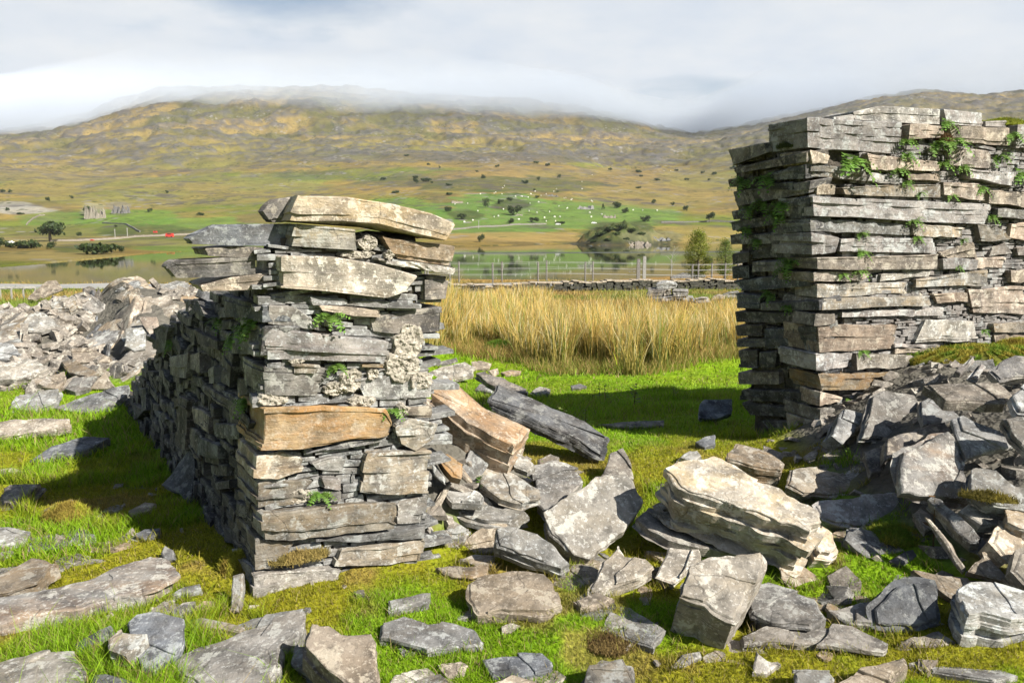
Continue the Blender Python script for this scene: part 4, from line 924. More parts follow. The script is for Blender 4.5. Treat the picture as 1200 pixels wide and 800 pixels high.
# ---------------------------------------------------------------- scattered rubble (each piece its own object)
VARI = []
for k in range(16):
    rg = np.random.default_rng(500 + k); m = int(rg.integers(5, 9)); a = np.sort(np.linspace(0, 2 * math.pi, m, endpoint=False) + rg.uniform(-.3, .3, m))
    el = rg.uniform(.5, .95); P = np.stack([np.cos(a) * rg.uniform(.75, 1.2, m) * .2, np.sin(a) * rg.uniform(.75, 1.2, m) * .2 * el, a * 0], 1)
    mb, c = slab_geo(P, np.array([0, 0, 1.]), rg.uniform(.035, .085), rg, .028, 1)
    VARI.append([new_mesh('slate_fragment', mb.verts() - c, mb.F, M[mm], 38) for mm in (['grey', 'pale', 'tan'][k % 3], 'dark', 'pale')])
def scatter(n, gen, label, group, sc=(.5, 1.3), tilt=14, bias=0, sink=.02, mi=None, name='slate_fragment', seed=1, up=.0):
    rg = np.random.default_rng(seed); done = 0
    for _ in range(n * 30):
        if done >= n: break
        x, y = gen(rg)
        if x is None: continue
        e = .12; z = zt(x, y)
        g = np.array([-(zt(x + e, y) - zt(x - e, y)) / (2 * e), -(zt(x, y + e) - zt(x, y - e)) / (2 * e), 1])
        g[:2] = np.clip(g[:2], -.9, .9)
        nn = unit(unit(g) + rg.normal(0, math.tan(R(tilt)), 3) * [1, 1, .2] + [0, -bias, 0])
        Rm = frame(nn); a = rg.uniform(0, 6.283); Rz = np.array([[math.cos(a), -math.sin(a), 0], [math.sin(a), math.cos(a), 0], [0, 0, 1]])
        if rg.random() < up:
            nn = unit([rg.normal(-.6, .4), -.75, .25]); Rm = frame(nn)
        v = VARI[int(rg.integers(len(VARI)))]
        o = link(name, v[0 if mi is None else mi], (x, y, z + rg.uniform(-sink, sink * 1.4) - (.03 if seed == 7 else 0)), Rm @ Rz)
        s = rg.uniform(*sc) * (.6 if x < -4.2 and y > 9.0 else 1); o.scale = (s * rg.uniform(.9, 1.5), s, s * rg.uniform(.7, 1.1))
        props(o, label, name.replace('_', ' '), group); done += 1
def box_gen(x0, x1, y0, y1, cond):
    def g(rg):
        for _ in range(200):
            x, y = rg.uniform(x0, x1), rg.uniform(y0, y1)
            if cond(x, y): return x, y
        return None, None
    return g
mh = lambda x, y: float(mound(x, y))
scatter(140, box_gen(-8, -3.1, 6.9, 11.6, lambda x, y: mh(x, y) > .10 and not (step_line(y) - .75 < x < step_line(y) - .12 and y > 8)), 'loose slate lying in the sunlit heap beyond the left wall', 'loose slates of the left heap', (.8, 2.0), 10, .2, .03, seed=3)
scatter(18, box_gen(-5.6, -3.6, 7.6, 10.6, lambda x, y: abs(x - step_line(y)) < .14), 'slate standing on edge along the broken wall in the left heap', 'upright slates in the left heap', (.45, .8), 12, .3, .10, 1, seed=5, up=.75)
scatter(44, box_gen(1.5, 4.4, 3.0, 6.6, lambda x, y: mh(x, y) > .05), 'loose slate wedged in the heap against the right wall', 'loose slates of the right heap', (.4, .95), 12, .1, .0, seed=7)
scatter(36, box_gen(-2.0, .7, 3.7, 8.0, lambda x, y: mh(x, y) > .06 and ((np.array([x, y, 0]) - LB) @ backN) > .02), 'loose slate in the rubble along the far side of the left wall', 'loose slates beside the left wall', (.3, .75), 18, .1, .03, seed=9)
scatter(20, box_gen(-2.2, 2.1, 2.4, 4.8, lambda x, y: mh(x, y) < .05 and ((np.array([x, y, 0]) - LA) @ LN > .08)), 'small chip of slate in the turf in front of the walls', 'slate chips in the turf', (.12, .3), 10, 0, .008, seed=11)

scatter(84, box_gen(-2.6, 2.3, 2.35, 5.0, lambda x, y: mh(x, y) < .05 and ((np.array([x, y, 0]) - LA) @ LN > .10 or (np.array([x, y, 0]) - LA) @ SNRM > .2)), 'thin flake of slate half sunk in the turf around the walls', 'slate flakes sunk in the turf', (.25, .85), 8, .05, .010, name='slate_flake', seed=17)
def shards():
    """the small stuff between the slabs of the heaps"""
    rg = np.random.default_rng(21); mb = MB(); n = 0
    for x0, x1, y0, y1, k, big in [(-8, -3.1, 6.8, 11.6, 1900, 1.5), (1.5, 4.5, 2.8, 6.8, 800, .9), (-2.0, .8, 3.6, 8.4, 900, .9), (-2.6, 2.4, 2.3, 5.2, 110, .5)]:
        X, Y = rg.uniform(x0, x1, k), rg.uniform(y0, y1, k); mm = mound(X, Y); Z = terrain(X, Y)
        for x, y, m_, z in zip(X, Y, mm, Z):
            if m_ < .05 and k > 200: continue
            if inside_wall0(x, y): continue
            s = rg.uniform(.03, .09) * big; nn = unit(rg.normal(0, .45, 3) + [0, 0, 1]); Rm = frame(nn); q = int(rg.integers(4, 7)); a = np.linspace(0, 6.283, q, endpoint=False) + rg.uniform(-.4, .4, q)
            r = s * rg.uniform(.55, 1.25, q); t = s * rg.uniform(.15, .45); rot = rg.uniform(0, 6.28)
            P = np.stack([np.cos(a) * r * 1.4, np.sin(a) * r * .8, a * 0], 1); P = P @ np.array([[math.cos(rot), math.sin(rot), 0], [-math.sin(rot), math.cos(rot), 0], [0, 0, 1]])
            T = np.concatenate([P * .93 + [0, 0, t], P - [0, 0, t * .6]]) @ Rm.T + [x, y, z + t * .3 - (.02 if x > 1.4 else 0)]
            mb.add(T, [list(range(q)), list(range(q, 2 * q))[::-1]] + [[i, i + q, (i + 1) % q + q, (i + 1) % q] for i in range(q)])
    V = mb.verts(); F = [f[::-1] if i else f for i, f in enumerate(mb.F)]
    me = new_mesh('slate_shards', V, mb.F, M['grey']); import bmesh
    b = bmesh.new(); b.from_mesh(me); bmesh.ops.recalc_face_normals(b, faces=b.faces); b.to_mesh(me); b.free()
    props(link('slate_shards', me), kind='stuff')
def inside_wall0(x, y):
    p = np.array([x, y, 0]); return ((p - LA) @ LN < .02 and (p - LA) @ SNRM < .02 and (p - LB) @ backN < .02) or ((p - RA) @ RN < .02 and (p - RA) @ RVN < .02 and (p - RBACK) @ -RN < .02)
shards()
# ---------------------------------------------------------------- grass, moss, rushes
def in_poly(x, y, P):
    ins = np.zeros(len(x), bool); n = len(P)
    for i in range(n):
        x1, y1 = P[i]; x2, y2 = P[(i + 1) % n]
        c = ((y1 > y) != (y2 > y)) & (x < (x2 - x1) * (y - y1) / (y2 - y1 + 1e-12) + x1); ins ^= c
    return ins
def blades(x, y, z, h, w, lean, col_base, col_tip, rng, segs=2, bend=.5):
    n = len(x); a = rng.uniform(0, 2 * math.pi, n); f = rng.uniform(0, 2 * math.pi, n)
    dx, dy = np.cos(a), np.sin(a); wx, wy = np.cos(f), np.sin(f)
    B = np.stack([x, y, z], 1); V, C = [], []
    for k in range(segs + 1):
        t = k / segs; r = lean * (t * (1 - bend) + t * t * bend)
        c = B + np.stack([dx * r * h, dy * r * h, h * t * np.sqrt(np.maximum(.05, 1 - (lean * t) ** 2 * .5))], 1)
        cc = col_base * (1 - t) + col_tip * t
        ww = w * (1 - t * .75) if k < segs else None
        if ww is not None:
            o = np.stack([wx * ww, wy * ww, 0 * ww], 1) * .5
            V += [c - o, c + o]; C += [cc, cc]
        else: V += [c]; C += [cc]
    nv = 2 * segs + 1
    Vv = np.stack(V, 1).reshape(-1, 3); Cc = np.stack(C, 1).reshape(-1, 3)
    b = np.arange(n)[:, None] * nv; F = []
    for k in range(segs - 1):
        o = 2 * k; F += [b + [o, o + 1, o + 3], b + [o, o + 3, o + 2]]
    o = 2 * (segs - 1); F += [b + [o, o + 1, o + 2]]
    return Vv, np.concatenate(F), Cc
def join(parts):
    V, F, C, n = [], [], [], 0
    for v, f, c in parts: V.append(v); F.append(f + n); C.append(c); n += len(v)
    return np.concatenate(V), np.concatenate(F), np.concatenate(C)
rng = np.random.default_rng(77)
FP = [f for f in FOOT]
def inside_wall(x, y):
    P = np.stack([x, y, 0 * x], 1)
    a, b = (P - LA) @ LD, (P - LA) @ unit(LB - LA)
    w1 = ((P - LA) @ LN < .0) & ((P - LA) @ SNRM < 0) & ((P - LB) @ backN < 0) & (a < SL + .6)
    w2 = ((P - RA) @ RN < .0) & ((P - RA) @ RVN < 0) & ((P - RBACK) @ -RN < 0)
    return w1 | w2
def seed_pts(n, r0, r1, amax=36):
    r = np.sqrt(rng.uniform(r0 * r0, r1 * r1, n)); a = rng.uniform(-R(amax), R(amax), n)
    return r * np.sin(a), r * np.cos(a)
parts = []
BANK = on_plane(1130, 425, RA, RN)
for (n, r0, r1, hs, ws) in [(150000, 2.0, 3.6, 1., .0030), (150000, 3.6, 6.2, 1.15, .0045), (110000, 6.2, 10.5, 1.4, .007), (60000, 10.5, 24, 1.9, .018)]:
    x, y = seed_pts(n, r0, r1)
    keep = ~inside_wall(x, y)
    for p in FP:
        q = p.mean(0) + (p - p.mean(0)) * (.94 if r0 < 6 else .9)
        bb = (x > q[:, 0].min()) & (x < q[:, 0].max()) & (y > q[:, 1].min()) & (y < q[:, 1].max())
        idx = np.where(bb)[0]
        if len(idx): keep[idx] &= ~in_poly(x[idx], y[idx], q)
    mh_ = mound(x, y); near_bank = np.hypot(x - BANK[0] - .15, y - BANK[1]) < .0
    keep &= (mh_ < .07 + .12 * (fbm(x * 2, y * 2, 15, 2) > .56)) | near_bank
    x, y = x[keep], y[keep]; col, mw, vw = turf(x, y); z = terrain(x, y)
    m = len(x); jit = rng.uniform(.65, 1.35, (m, 1)); hue = rng.normal(0, 1, (m, 1))
    c = col * jit * (1 + hue * np.array([.10, .03, .06]))
    long_ = fbm(x * 1.1 + 40, y * 1.1, 111, 3)
    shade_side = ((np.stack([x, y, 0 * x], 1) - LA) @ SNRM > 0) & (x < -.8) & (y < 7)
    tall = .55 + 1.0 * S((long_ - .5) / .2) + .7 * shade_side
    h = np.where(mw + vw > .45, rng.uniform(.010, .026, m), rng.uniform(.022, .055, m) * tall) * hs
    h = h * np.where(rng.random(m) < .015, 2.3, 1)
    lean = rng.uniform(.25, 1.0, m)
    dry = (rng.random(m) < .13)[:, None]
    c = np.where(dry, np.array([.30, .23, .10]) * jit, c)
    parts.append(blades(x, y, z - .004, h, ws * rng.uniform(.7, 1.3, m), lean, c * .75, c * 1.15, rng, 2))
# longer grass that grows up round the edges of the slabs
for p in FP:
    c0 = p.mean(0)
    if np.hypot(*c0) > 7.5 or float(mound(c0[0], c0[1])) > .10: continue
    q = np.concatenate([p, p[:1]]); d_ = np.linalg.norm(np.diff(q, axis=0), axis=1); cum = np.concatenate([[0], np.cumsum(d_)]); m = int(cum[-1] * 260); t = rng.uniform(0, cum[-1], m)
    x = np.interp(t, cum, q[:, 0]); y = np.interp(t, cum, q[:, 1]); o = rng.uniform(.97, 1.0, m); n_ = np.stack([x, y], 1) - c0; L_ = np.linalg.norm(n_, axis=1, keepdims=True)
    g = fbm(x * 5, y * 5, 301, 2) > .42; e = rng.uniform(-.006, .03, (m, 1)); xy = np.stack([x, y], 1) + n_ / np.maximum(L_, 1e-6) * e; x, y = xy[g, 0], xy[g, 1]; m = len(x)
    if m < 3: continue
    col, mw, vw = turf(x, y); c = col * rng.uniform(.55, 1.15, (m, 1)); c = np.where(rng.random((m, 1)) < .22, np.array([.32, .25, .11]), c)
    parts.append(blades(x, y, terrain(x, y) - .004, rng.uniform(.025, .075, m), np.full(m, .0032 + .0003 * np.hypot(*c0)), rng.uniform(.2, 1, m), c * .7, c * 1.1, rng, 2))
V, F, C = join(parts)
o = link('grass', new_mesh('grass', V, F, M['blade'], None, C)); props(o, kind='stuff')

def cushion(label, px, py, rad, flat, cols, seed, base=None, cat='moss', name='moss_cushion', n=5000, blade=.022, yaw=0, long=1.0):
    rg = np.random.default_rng(seed); c = hit(px, py, 0) if base is None else np.asarray(base, float)
    mb = MB(); th = np.linspace(0, 2 * math.pi, 28, endpoint=False); rings = []
    for k in range(8):
        e = k / 7 * math.pi / 2
        rr = rad * math.cos(e) * (1 + .25 * (fbm(np.cos(th) * 2 + 3, np.sin(th) * 2 + 3 + k * .2, seed, 3) - .5) * 2)
        X, Y = np.cos(th) * rr * long, np.sin(th) * rr
        rings.append(np.stack([X * math.cos(R(yaw)) - Y * math.sin(R(yaw)), X * math.sin(R(yaw)) + Y * math.cos(R(yaw)), np.full(28, rad * flat * math.sin(e))], 1))
    Vb = np.concatenate(rings); i = np.arange(28)
    Fb = np.concatenate([np.concatenate([np.stack([k * 28 + i, k * 28 + (i + 1) % 28, (k + 1) * 28 + (i + 1) % 28], 1), np.stack([k * 28 + i, (k + 1) * 28 + (i + 1) % 28, (k + 1) * 28 + i], 1)]) for k in range(7)])
    pick = rg.integers(0, 196, n); u = rg.uniform(0, 1, (n, 1)); base_p = Vb[pick] * u + Vb[(pick + 28)] * (1 - u)
    base_p = base_p + rg.normal(0, .006, (n, 3))
    ca, cb = np.array(cols[0]), np.array(cols[1]); w = S((fbm(base_p[:, 0] * 14 + 5, base_p[:, 1] * 14, seed, 3) - .35) / .3)[:, None]
    c_ = (ca * (1 - w) + cb * w) * rg.uniform(.7, 1.3, (n, 1))
    bl = blades(base_p[:, 0], base_p[:, 1], base_p[:, 2] - .004, rg.uniform(.5, 1.2, n) * blade, np.full(n, max(.003, rad * .02)), rg.uniform(.3, 1.1, n), c_ * .8, c_ * 1.1, rg, 2)
    V, F, C = join([(Vb, Fb, np.tile((ca + cb) * .3, (len(Vb), 1))), bl])
    o = link(name, new_mesh(name, V, F, M['moss'], None, C), c); props(o, label, cat); return o
YM = ((.34, .33, .035), (.27, .20, .04)); GM = ((.14, .22, .02), (.32, .27, .04)); BM = ((.22, .12, .05), (.12, .07, .03))
cushion('yellow moss cushion with a brown foot on the shaded turf left of the wall', 80, 610, .115, .8, YM, 1)
cushion('yellow-green moss tuft at the lower left corner of the left wall', 280, 668, .085, .9, YM, 2)
cushion('mossy bank with withered grass where the heap meets the right wall', 1120, 432, .42, .30, GM, 3, base=BANK + [.02, -.20, .02], n=18000, blade=.035, yaw=15, long=1.5)
cushion('withered tuft on the right end of the mossy bank', 1180, 418, .2, .5, YM, 4, base=on_plane(1180, 408, RA, RN) + [0, -.16, -.02], n=5000, blade=.04)
cushion('brown withered moss spilling from the lowest courses of the left wall', 350, 650, .06, .35, ((.36, .27, .09), (.25, .20, .06)), 5, base=on_plane(350, 654, LA, LN) + LN * .0, n=3000, blade=.03, yaw=24, long=2.2)
cushion('dark brown heathery moss patch in the turf near the bottom edge', 715, 752, .10, .09, ((.20, .14, .05), (.12, .075, .03)), 6, blade=.014)
cushion('yellow-green moss cushion on top of the right wall', 1192, 140, .10, .5, ((.26, .30, .02), (.20, .22, .02)), 7, base=on_plane(1194, 146, RA, RN) - RN * .12, n=4000, long=2.0)
cushion('dark moss patch behind the top corner stone of the right wall', 905, 172, .12, .4, ((.08, .11, .02), (.05, .06, .02)), 8, base=on_plane(917, 176, RA, RVN) - RVN * .10, n=2500)
cushion('rust-brown moss tuft hanging between the ferns on the right wall', 1105, 163, .05, .8, BM, 9, base=on_plane(1104, 166, RA, RN) + RN * .02, n=1500)
cushion('grass tussock at the front left of the rushes', 585, 412, .30, .55, ((.12, .24, .02), (.16, .26, .03)), 10, n=6000, blade=.08)
cushion('bright mossy hummock under the pale block in the right heap', 1050, 630, .12, .4, GM, 12, n=4000, blade=.03)
cushion('small moss strip on the slab edge in the right heap', 1160, 583, .05, .5, ((.20, .16, .02), (.12, .10, .02)), 13, base=hit(1158, 584, .26), n=1500, long=2.2, yaw=-25)

# rushes
def rushes():
    rg = np.random.default_rng(5); P = []
    front = lambda px: float(np.interp(px, [470, 520, 560, 600, 625, 650, 700, 760, 800, 830, 862, 900], [404, 404, 402, 412, 424, 431, 434, 433, 425, 414, 408, 405]))
    x, y, h, cb, ct, ln, w = [], [], [], [], [], [], []
    n = 0
    while n < 400:
        px = rg.uniform(440, 900); q = rg.uniform() ** .8
        py0 = front(px); py = py0 + (357 - py0) * q + (rg.uniform(0, 9) if rg.random() < .10 else 0)
        if px > 770 and q > .42: continue
        if px > 640 and q > .75: continue
        p = hit(px, py, 0); d = p[1]
        gap = fbm(p[0] * .6, p[1] * .6, 201, 3)
        if gap < .43 and q > .12: continue
        n += 1; m = int(rg.uniform(70, 150)); rad = rg.uniform(.10, .30)
        a = rg.uniform(0, 6.283, m); r = np.sqrt(rg.uniform(0, 1, m)) * rad
        x.append(p[0] + r * np.cos(a)); y.append(p[1] + r * np.sin(a))
        H = rg.uniform(.58, 1.12) * (1.0 if d < 16 else .85); h.append(H * rg.uniform(.55, 1.12, m))
        t = rg.uniform(0, 1, (m, 1)); tone = rg.uniform(.75, 1.25)
        straw = np.array([.80, .58, .18]) * (1 - t) + np.array([.62, .38, .11]) * t
        green = np.array([.16, .22, .035])
        g = (rg.random((m, 1)) < rg.uniform(.06, .42)); tip = np.where(g, green * 1.4, straw) * tone
        pale = rg.random((m, 1)) < .18; tip = np.where(pale, np.array([.75, .66, .42]), tip)
        cb.append(np.where(g, green * .7, (green * .62 + straw * .38)) * rg.uniform(.6, 1.1, (m, 1))); ct.append(tip * rg.uniform(.75, 1.25, (m, 1)))
        ln.append(np.abs(rg.normal(.12, .24, m)) + .04 + (rg.random(m) < .06) * .5); w.append(np.full(m, .0050 + .0005 * d))
    x, y = np.concatenate(x), np.concatenate(y)
    ok = ~inside_wall(x, y); cat = lambda L_: np.concatenate(L_)[ok]
    x, y = x[ok], y[ok]; h, cb, ct, ln, w = map(cat, (h, cb, ct, ln, w))
    V, F, C = blades(x, y, terrain(x, y), h, w, np.clip(ln, 0, .9), cb, ct, rg, 4, .7)
    o = link('rushes', new_mesh('rushes', V, F, M['rush'], None, C)); props(o, kind='stuff')
    # low rank grass between them
    k = 26000; px = rg.uniform(440, 900, k); y0 = np.interp(px, [470, 600, 650, 760, 830, 900], [404, 412, 431, 433, 414, 405]); py = y0 - 2 + (352 - y0) * rg.uniform(0, 1, k)
    e = (np.arctan((py - 400) / FPX) + PITCH); d = np.clip(2.08 / np.tan(e), 9, 32); X = (px - 600) / FPX * d
    ok = ~inside_wall(X, d); X, d = X[ok], d[ok]; k = len(X)
    c = np.array([.20, .23, .035]) * rg.uniform(.7, 1.3, (k, 1)); dry = rg.random((k, 1)) < .45; c = np.where(dry, np.array([.40, .28, .10]) * rg.uniform(.7, 1.2, (k, 1)), c)
    V, F, C = blades(X, d, terrain(X, d), rg.uniform(.08, .28, k), np.full(k, .009), rg.uniform(.2, .9, k), c * .8, c, rg, 2)
    o = link('rank_grass', new_mesh('rank_grass', V, F, M['rush'], None, C)); props(o, kind='stuff')
rushes()
def field_tufts():
    """dry grass over the field up to the road and down to the water"""
    rg = np.random.default_rng(15); k = 90000
    d = 14 + (95 - 14) * rg.uniform(0, 1, k) ** 1.6; a = rg.uniform(-R(36), R(36), k); x = d * np.tan(a)
    z = terrain(x, d); ok = (z > LAKE_Z + .1) & (np.abs(d - (45.8 + .18 * x)) > 2.2) & ~inside_wall(x, d)
    x, d, z = x[ok], d[ok], z[ok]; k = len(x)
    t = S((fbm(x / 6, d / 6, 99, 4) - .42) / .2)[:, None]; t = np.maximum(t, S((d - 50) / 8)[:, None])
    c = (np.array([.17, .22, .035]) * (1 - t) + np.array([.40, .27, .09]) * t) * rg.uniform(.7, 1.3, (k, 1))
    V, F, C = blades(x, d, z, rg.uniform(.08, .30, k) * np.where(d > 50, .45, 1), .008 + d * .0009, rg.uniform(.2, .8, k), c * .8, c, rg, 1)
    o = link('meadow_grass', new_mesh('meadow_grass', V, F, M['rush'], None, C)); props(o, kind='stuff')
field_tufts()

# ---------------------------------------------------------------- ferns and weeds
def fern_mesh(seed, nf=16, L_=.16):
    rg = np.random.default_rng(seed); V, F, C = [], [], []
    for k in range(nf):
        a = rg.uniform(-1.5, 1.5); l = L_ * rg.uniform(.6, 1.1); drop = rg.uniform(.1, 1.1); up0 = rg.uniform(.2, 1.2)
        pts = [np.array([math.sin(a) * l * t, -(.35 + .65 * math.cos(a)) * l * t * .8, l * (up0 * t - (drop + up0 * .6) * t * t)]) for t in np.linspace(0, 1, 9)]
        g = np.array([.12, .22, .035]) * rg.uniform(.7, 1.4) * (1, rg.uniform(.85, 1.1), 1)
        for i in range(1, 9):
            tg = unit(pts[i] - pts[i - 1]); sd = unit(np.cross(tg, [0, -.4, 1])); w = l * .26 * math.sin(math.pi * (i / 9) ** .7) + .004
            for q in (-1, 1):
                b0 = pts[i - 1]; b1 = pts[i - 1] * .35 + pts[i] * .65; tip = (b0 + b1) / 2 + sd * q * w + tg * w * .25 + [0, 0, rg.normal(0, .006)]
                n = len(V); V += [b0, b1, tip]; F.append([n, n + 1, n + 2]); C += [g * .8, g, g * 1.15]
    return np.array(V), np.array(F), np.array(C)
FERNM = []
for k in range(5):
    V, F, C = fern_mesh(k + 60); FERNM.append(new_mesh('fern', V, F, M['leaf'], None, C))
def fern(label, px, py, wall, s, k, group=None, name='fern'):
    p0, n = {'R': (RA, RN), 'V': (RA, RVN), 'L': (LA, LN), 'S': (LA, SNRM)}[wall]
    c = on_plane(px, py, p0, n) + n * .015
    yaw = math.atan2(n[0], -n[1]); Rz = np.array([[math.cos(yaw), -math.sin(yaw), 0], [math.sin(yaw), math.cos(yaw), 0], [0, 0, 1]])
    o = link(name, FERNM[k % 5], c, Rz); s *= .82; o.scale = (s, s, s); props(o, label, 'fern', group)
i = 0
for lab, px, py, s in [('largest single fern clump, left of centre on the right wall', 998, 192, 1.35), ('drooping fern at the end of the top corner slab of the right wall', 1059, 168, .9), ('fern below the drooping one on the right wall', 1060, 184, .9),
  ('broad fern under the top course of the right wall', 1094, 172, 1.3), ('fern beside the rust-brown moss tuft on the right wall', 1116, 168, 1.2), ('small fern in the gap below the capping slabs of the right wall', 1108, 146, .8), ('fern trailing down below the broad one', 1101, 194, .9), ('fern right of the trailing one on the right wall', 1125, 198, .8),
  ('bushy fern left of the orange stone near the top of the right wall', 1166, 187, 1.1), ('fern in the upright joint under the moss cushion of the right wall', 1183, 160, 1.0), ('fern at the right edge below the orange stone', 1195, 206, 1.1), ('small fern right of the largest fern clump', 1049, 201, .9),
  ('tiny fern below the small fern of the right wall', 1059, 216, .6), ('tiny fern on the light slab above the longest slab', 1075, 228, .6), ('tiny fern right of the light slab', 1112, 230, .6), ('fern over the dark joint at the right of the longest slab', 1148, 222, .7), ('small fern at the lower edge of the longest slab', 1066, 260, .8), ('small fern at the right end of the longest slab', 1159, 256, .7)]:
    fern(lab, px, py, 'R', s, i); i += 1
for px, py, s in [(1006, 275, .65), (1072, 279, .55), (1009, 296, .6), (1003, 318, .75), (1120, 313, .5), (1105, 425, .5), (1008, 412, .55), (995, 470, .6), (1022, 460, .5), (1150, 388, .5), (1125, 282, .5), (985, 322, .5)]:
    fern('little fern rooted in a joint of the lower sunlit courses of the right wall', px, py, 'R', s, i, 'little ferns on the right wall'); i += 1
for px, py, s in [(874, 213, 1.), (901, 211, 1.2), (884, 246, .9), (896, 240, 1.), (919, 240, 1.1), (915, 254, .9), (878, 269, .8), (930, 308, 1.), (922, 318, .9), (890, 282, .7), (905, 345, .7), (926, 360, .6)]:
    fern('dark fern growing on the shaded end of the right wall', px, py, 'V', s, i, 'ferns on the shaded wall end'); i += 1
for lab, px, py, s in [('bright fern under the thin slabs near the top of the left wall', 386, 372, .75), ('two-leaved fern in the mortar below the cracked slab of the left wall', 392, 430, .55), ('small leafy fern right of the orange iron-stained slab', 459, 480, .5), ('moss-like fern above the long smooth slab of the left wall', 375, 578, .5)]:
    fern(lab, px, py, 'L', s, i); i += 1
for px, py, s in [(294, 387, .9), (303, 380, .8), (262, 378, .7), (278, 398, .7), (204, 404, .6), (292, 472, .7)]:
    fern('dark fern on the shaded long side of the left wall', px, py, 'S', s, i, 'ferns on the shaded side of the left wall'); i += 1
def weed(label, px, py, h, seed, cat='weed', name='weed', stem=(.10, .07, .035), leafc=(.09, .17, .03), nl=9, lw=.35):
    rg = np.random.default_rng(seed); p = hit(px, py, 0); V, F, C = [], [], []
    for s_ in range(int(rg.integers(1, 3))):
        b = np.array([rg.normal(0, .02), rg.normal(0, .02), -.01]); t_ = b + [rg.normal(0, .12) * h, rg.normal(0, .12) * h, h * rg.uniform(.8, 1)]
        n = len(V); w = .003 + h * .008; V += [b - [w, 0, 0], b + [w, 0, 0], t_]; F.append([n, n + 1, n + 2]); C += [np.array(stem)] * 3
        for k in range(nl):
            t = .25 + .75 * k / nl; c = b * (1 - t) + t_ * t; a = rg.uniform(0, 6.283); l = h * lw * (1.1 - t * .6) * rg.uniform(.6, 1.2) * .6
            d = np.array([math.cos(a), math.sin(a), rg.uniform(-.2, .5)]); sd = np.array([-d[1], d[0], 0]) * .35
            n = len(V); V += [c, c + d * l * .5 + sd * l, c + d * l, c + d * l * .5 - sd * l]; F += [[n, n + 1, n + 2], [n, n + 2, n + 3]]; C += [np.array(leafc) * rg.uniform(.7, 1.3)] * 4
    o = link(name, new_mesh(name, np.array(V), np.array(F), M['leaf'], None, np.array(C)), p); props(o, label, cat); return o
weed('leafy weed in front of the log-like slate', 640, 575, .22, 1); weed('spindly weed at the edge of the log-like slate', 665, 505, .26, 2, leafc=(.16, .2, .05)); weed('dark nettle left in the shaded grass of the gateway', 709, 472, .30, 3, leafc=(.04, .07, .015))
weed('tall dark nettle in the middle of the shaded grass', 743, 478, .36, 4, leafc=(.035, .06, .015)); weed('small dark nettle between the two others', 699, 468, .18, 5, leafc=(.04, .07, .015)); weed('dark seedy stalk at the right of the shaded grass', 785, 466, .24, 6, leafc=(.05, .06, .02))
weed('pale-leaved weed beside the end of the log-like slate', 690, 498, .22, 8, leafc=(.20, .22, .06)); weed('low leafy plant under the thin slab in the gateway', 787, 640, .12, 9, nl=14); weed('broad-leaved plant under the purplish slab', 1032, 634, .10, 10, nl=6, lw=.7); weed('dry brown stalk at the foot of the right heap', 1090, 650, .36, 11, leafc=(.18, .10, .04), nl=5)
weed('low red-leaved plant below the long lichen-crusted slab', 150, 708, .07, 12, leafc=(.16, .04, .03), nl=12, lw=.6); weed('low green leafy plant beside the red-leaved one', 140, 700, .09, 13, nl=14, lw=.7); weed('green leafy plant in the cracks behind the bluish slab', 240, 738, .08, 14, nl=14, lw=.8); weed('leafy plant on the right side of the grey stone in the rubble', 562, 570, .10, 15, nl=7, lw=.6)
weed('fine dry stalk standing in the rubble behind the rust-stained block', 563, 480, .36, 16, leafc=(.30, .22, .10), nl=3, lw=.15)

# ---------------------------------------------------------------- by the road
def leafcloud(n, centre, rad, size, cols, rg, shell=.35):
    d = rg.normal(size=(n, 3)); d /= np.linalg.norm(d, axis=1, keepdims=True); r = rg.uniform(shell, 1, (n, 1)) ** .6
    c = np.asarray(centre) + d * r * np.asarray(rad); nrm = d + rg.normal(0, .6, (n, 3)); nrm /= np.linalg.norm(nrm, axis=1, keepdims=True)
    u = np.cross(nrm, rg.normal(size=(n, 3))); u /= np.linalg.norm(u, axis=1, keepdims=True); v = np.cross(nrm, u); s = size * rg.uniform(.6, 1.4, (n, 1))
    V = np.stack([c - u * s, c + v * s * .6, c + u * s, c - v * s * .6], 1).reshape(-1, 3); b = np.arange(n)[:, None] * 4
    F = np.concatenate([b + [0, 1, 2], b + [0, 2, 3]])
    col = np.asarray(cols[0]) + (np.asarray(cols[1]) - np.asarray(cols[0])) * rg.uniform(0, 1, (n, 1))
    return V, F, np.repeat(col, 4, 0)
def px_tree(label, px, base_y, top_y, wpx, *a, **k):
    b = hit(px, base_y, 0); d = float(np.linalg.norm(b[:2])); return tree(label, b, (base_y - top_y) / FPX * d, wpx / FPX * d, *a, **k)
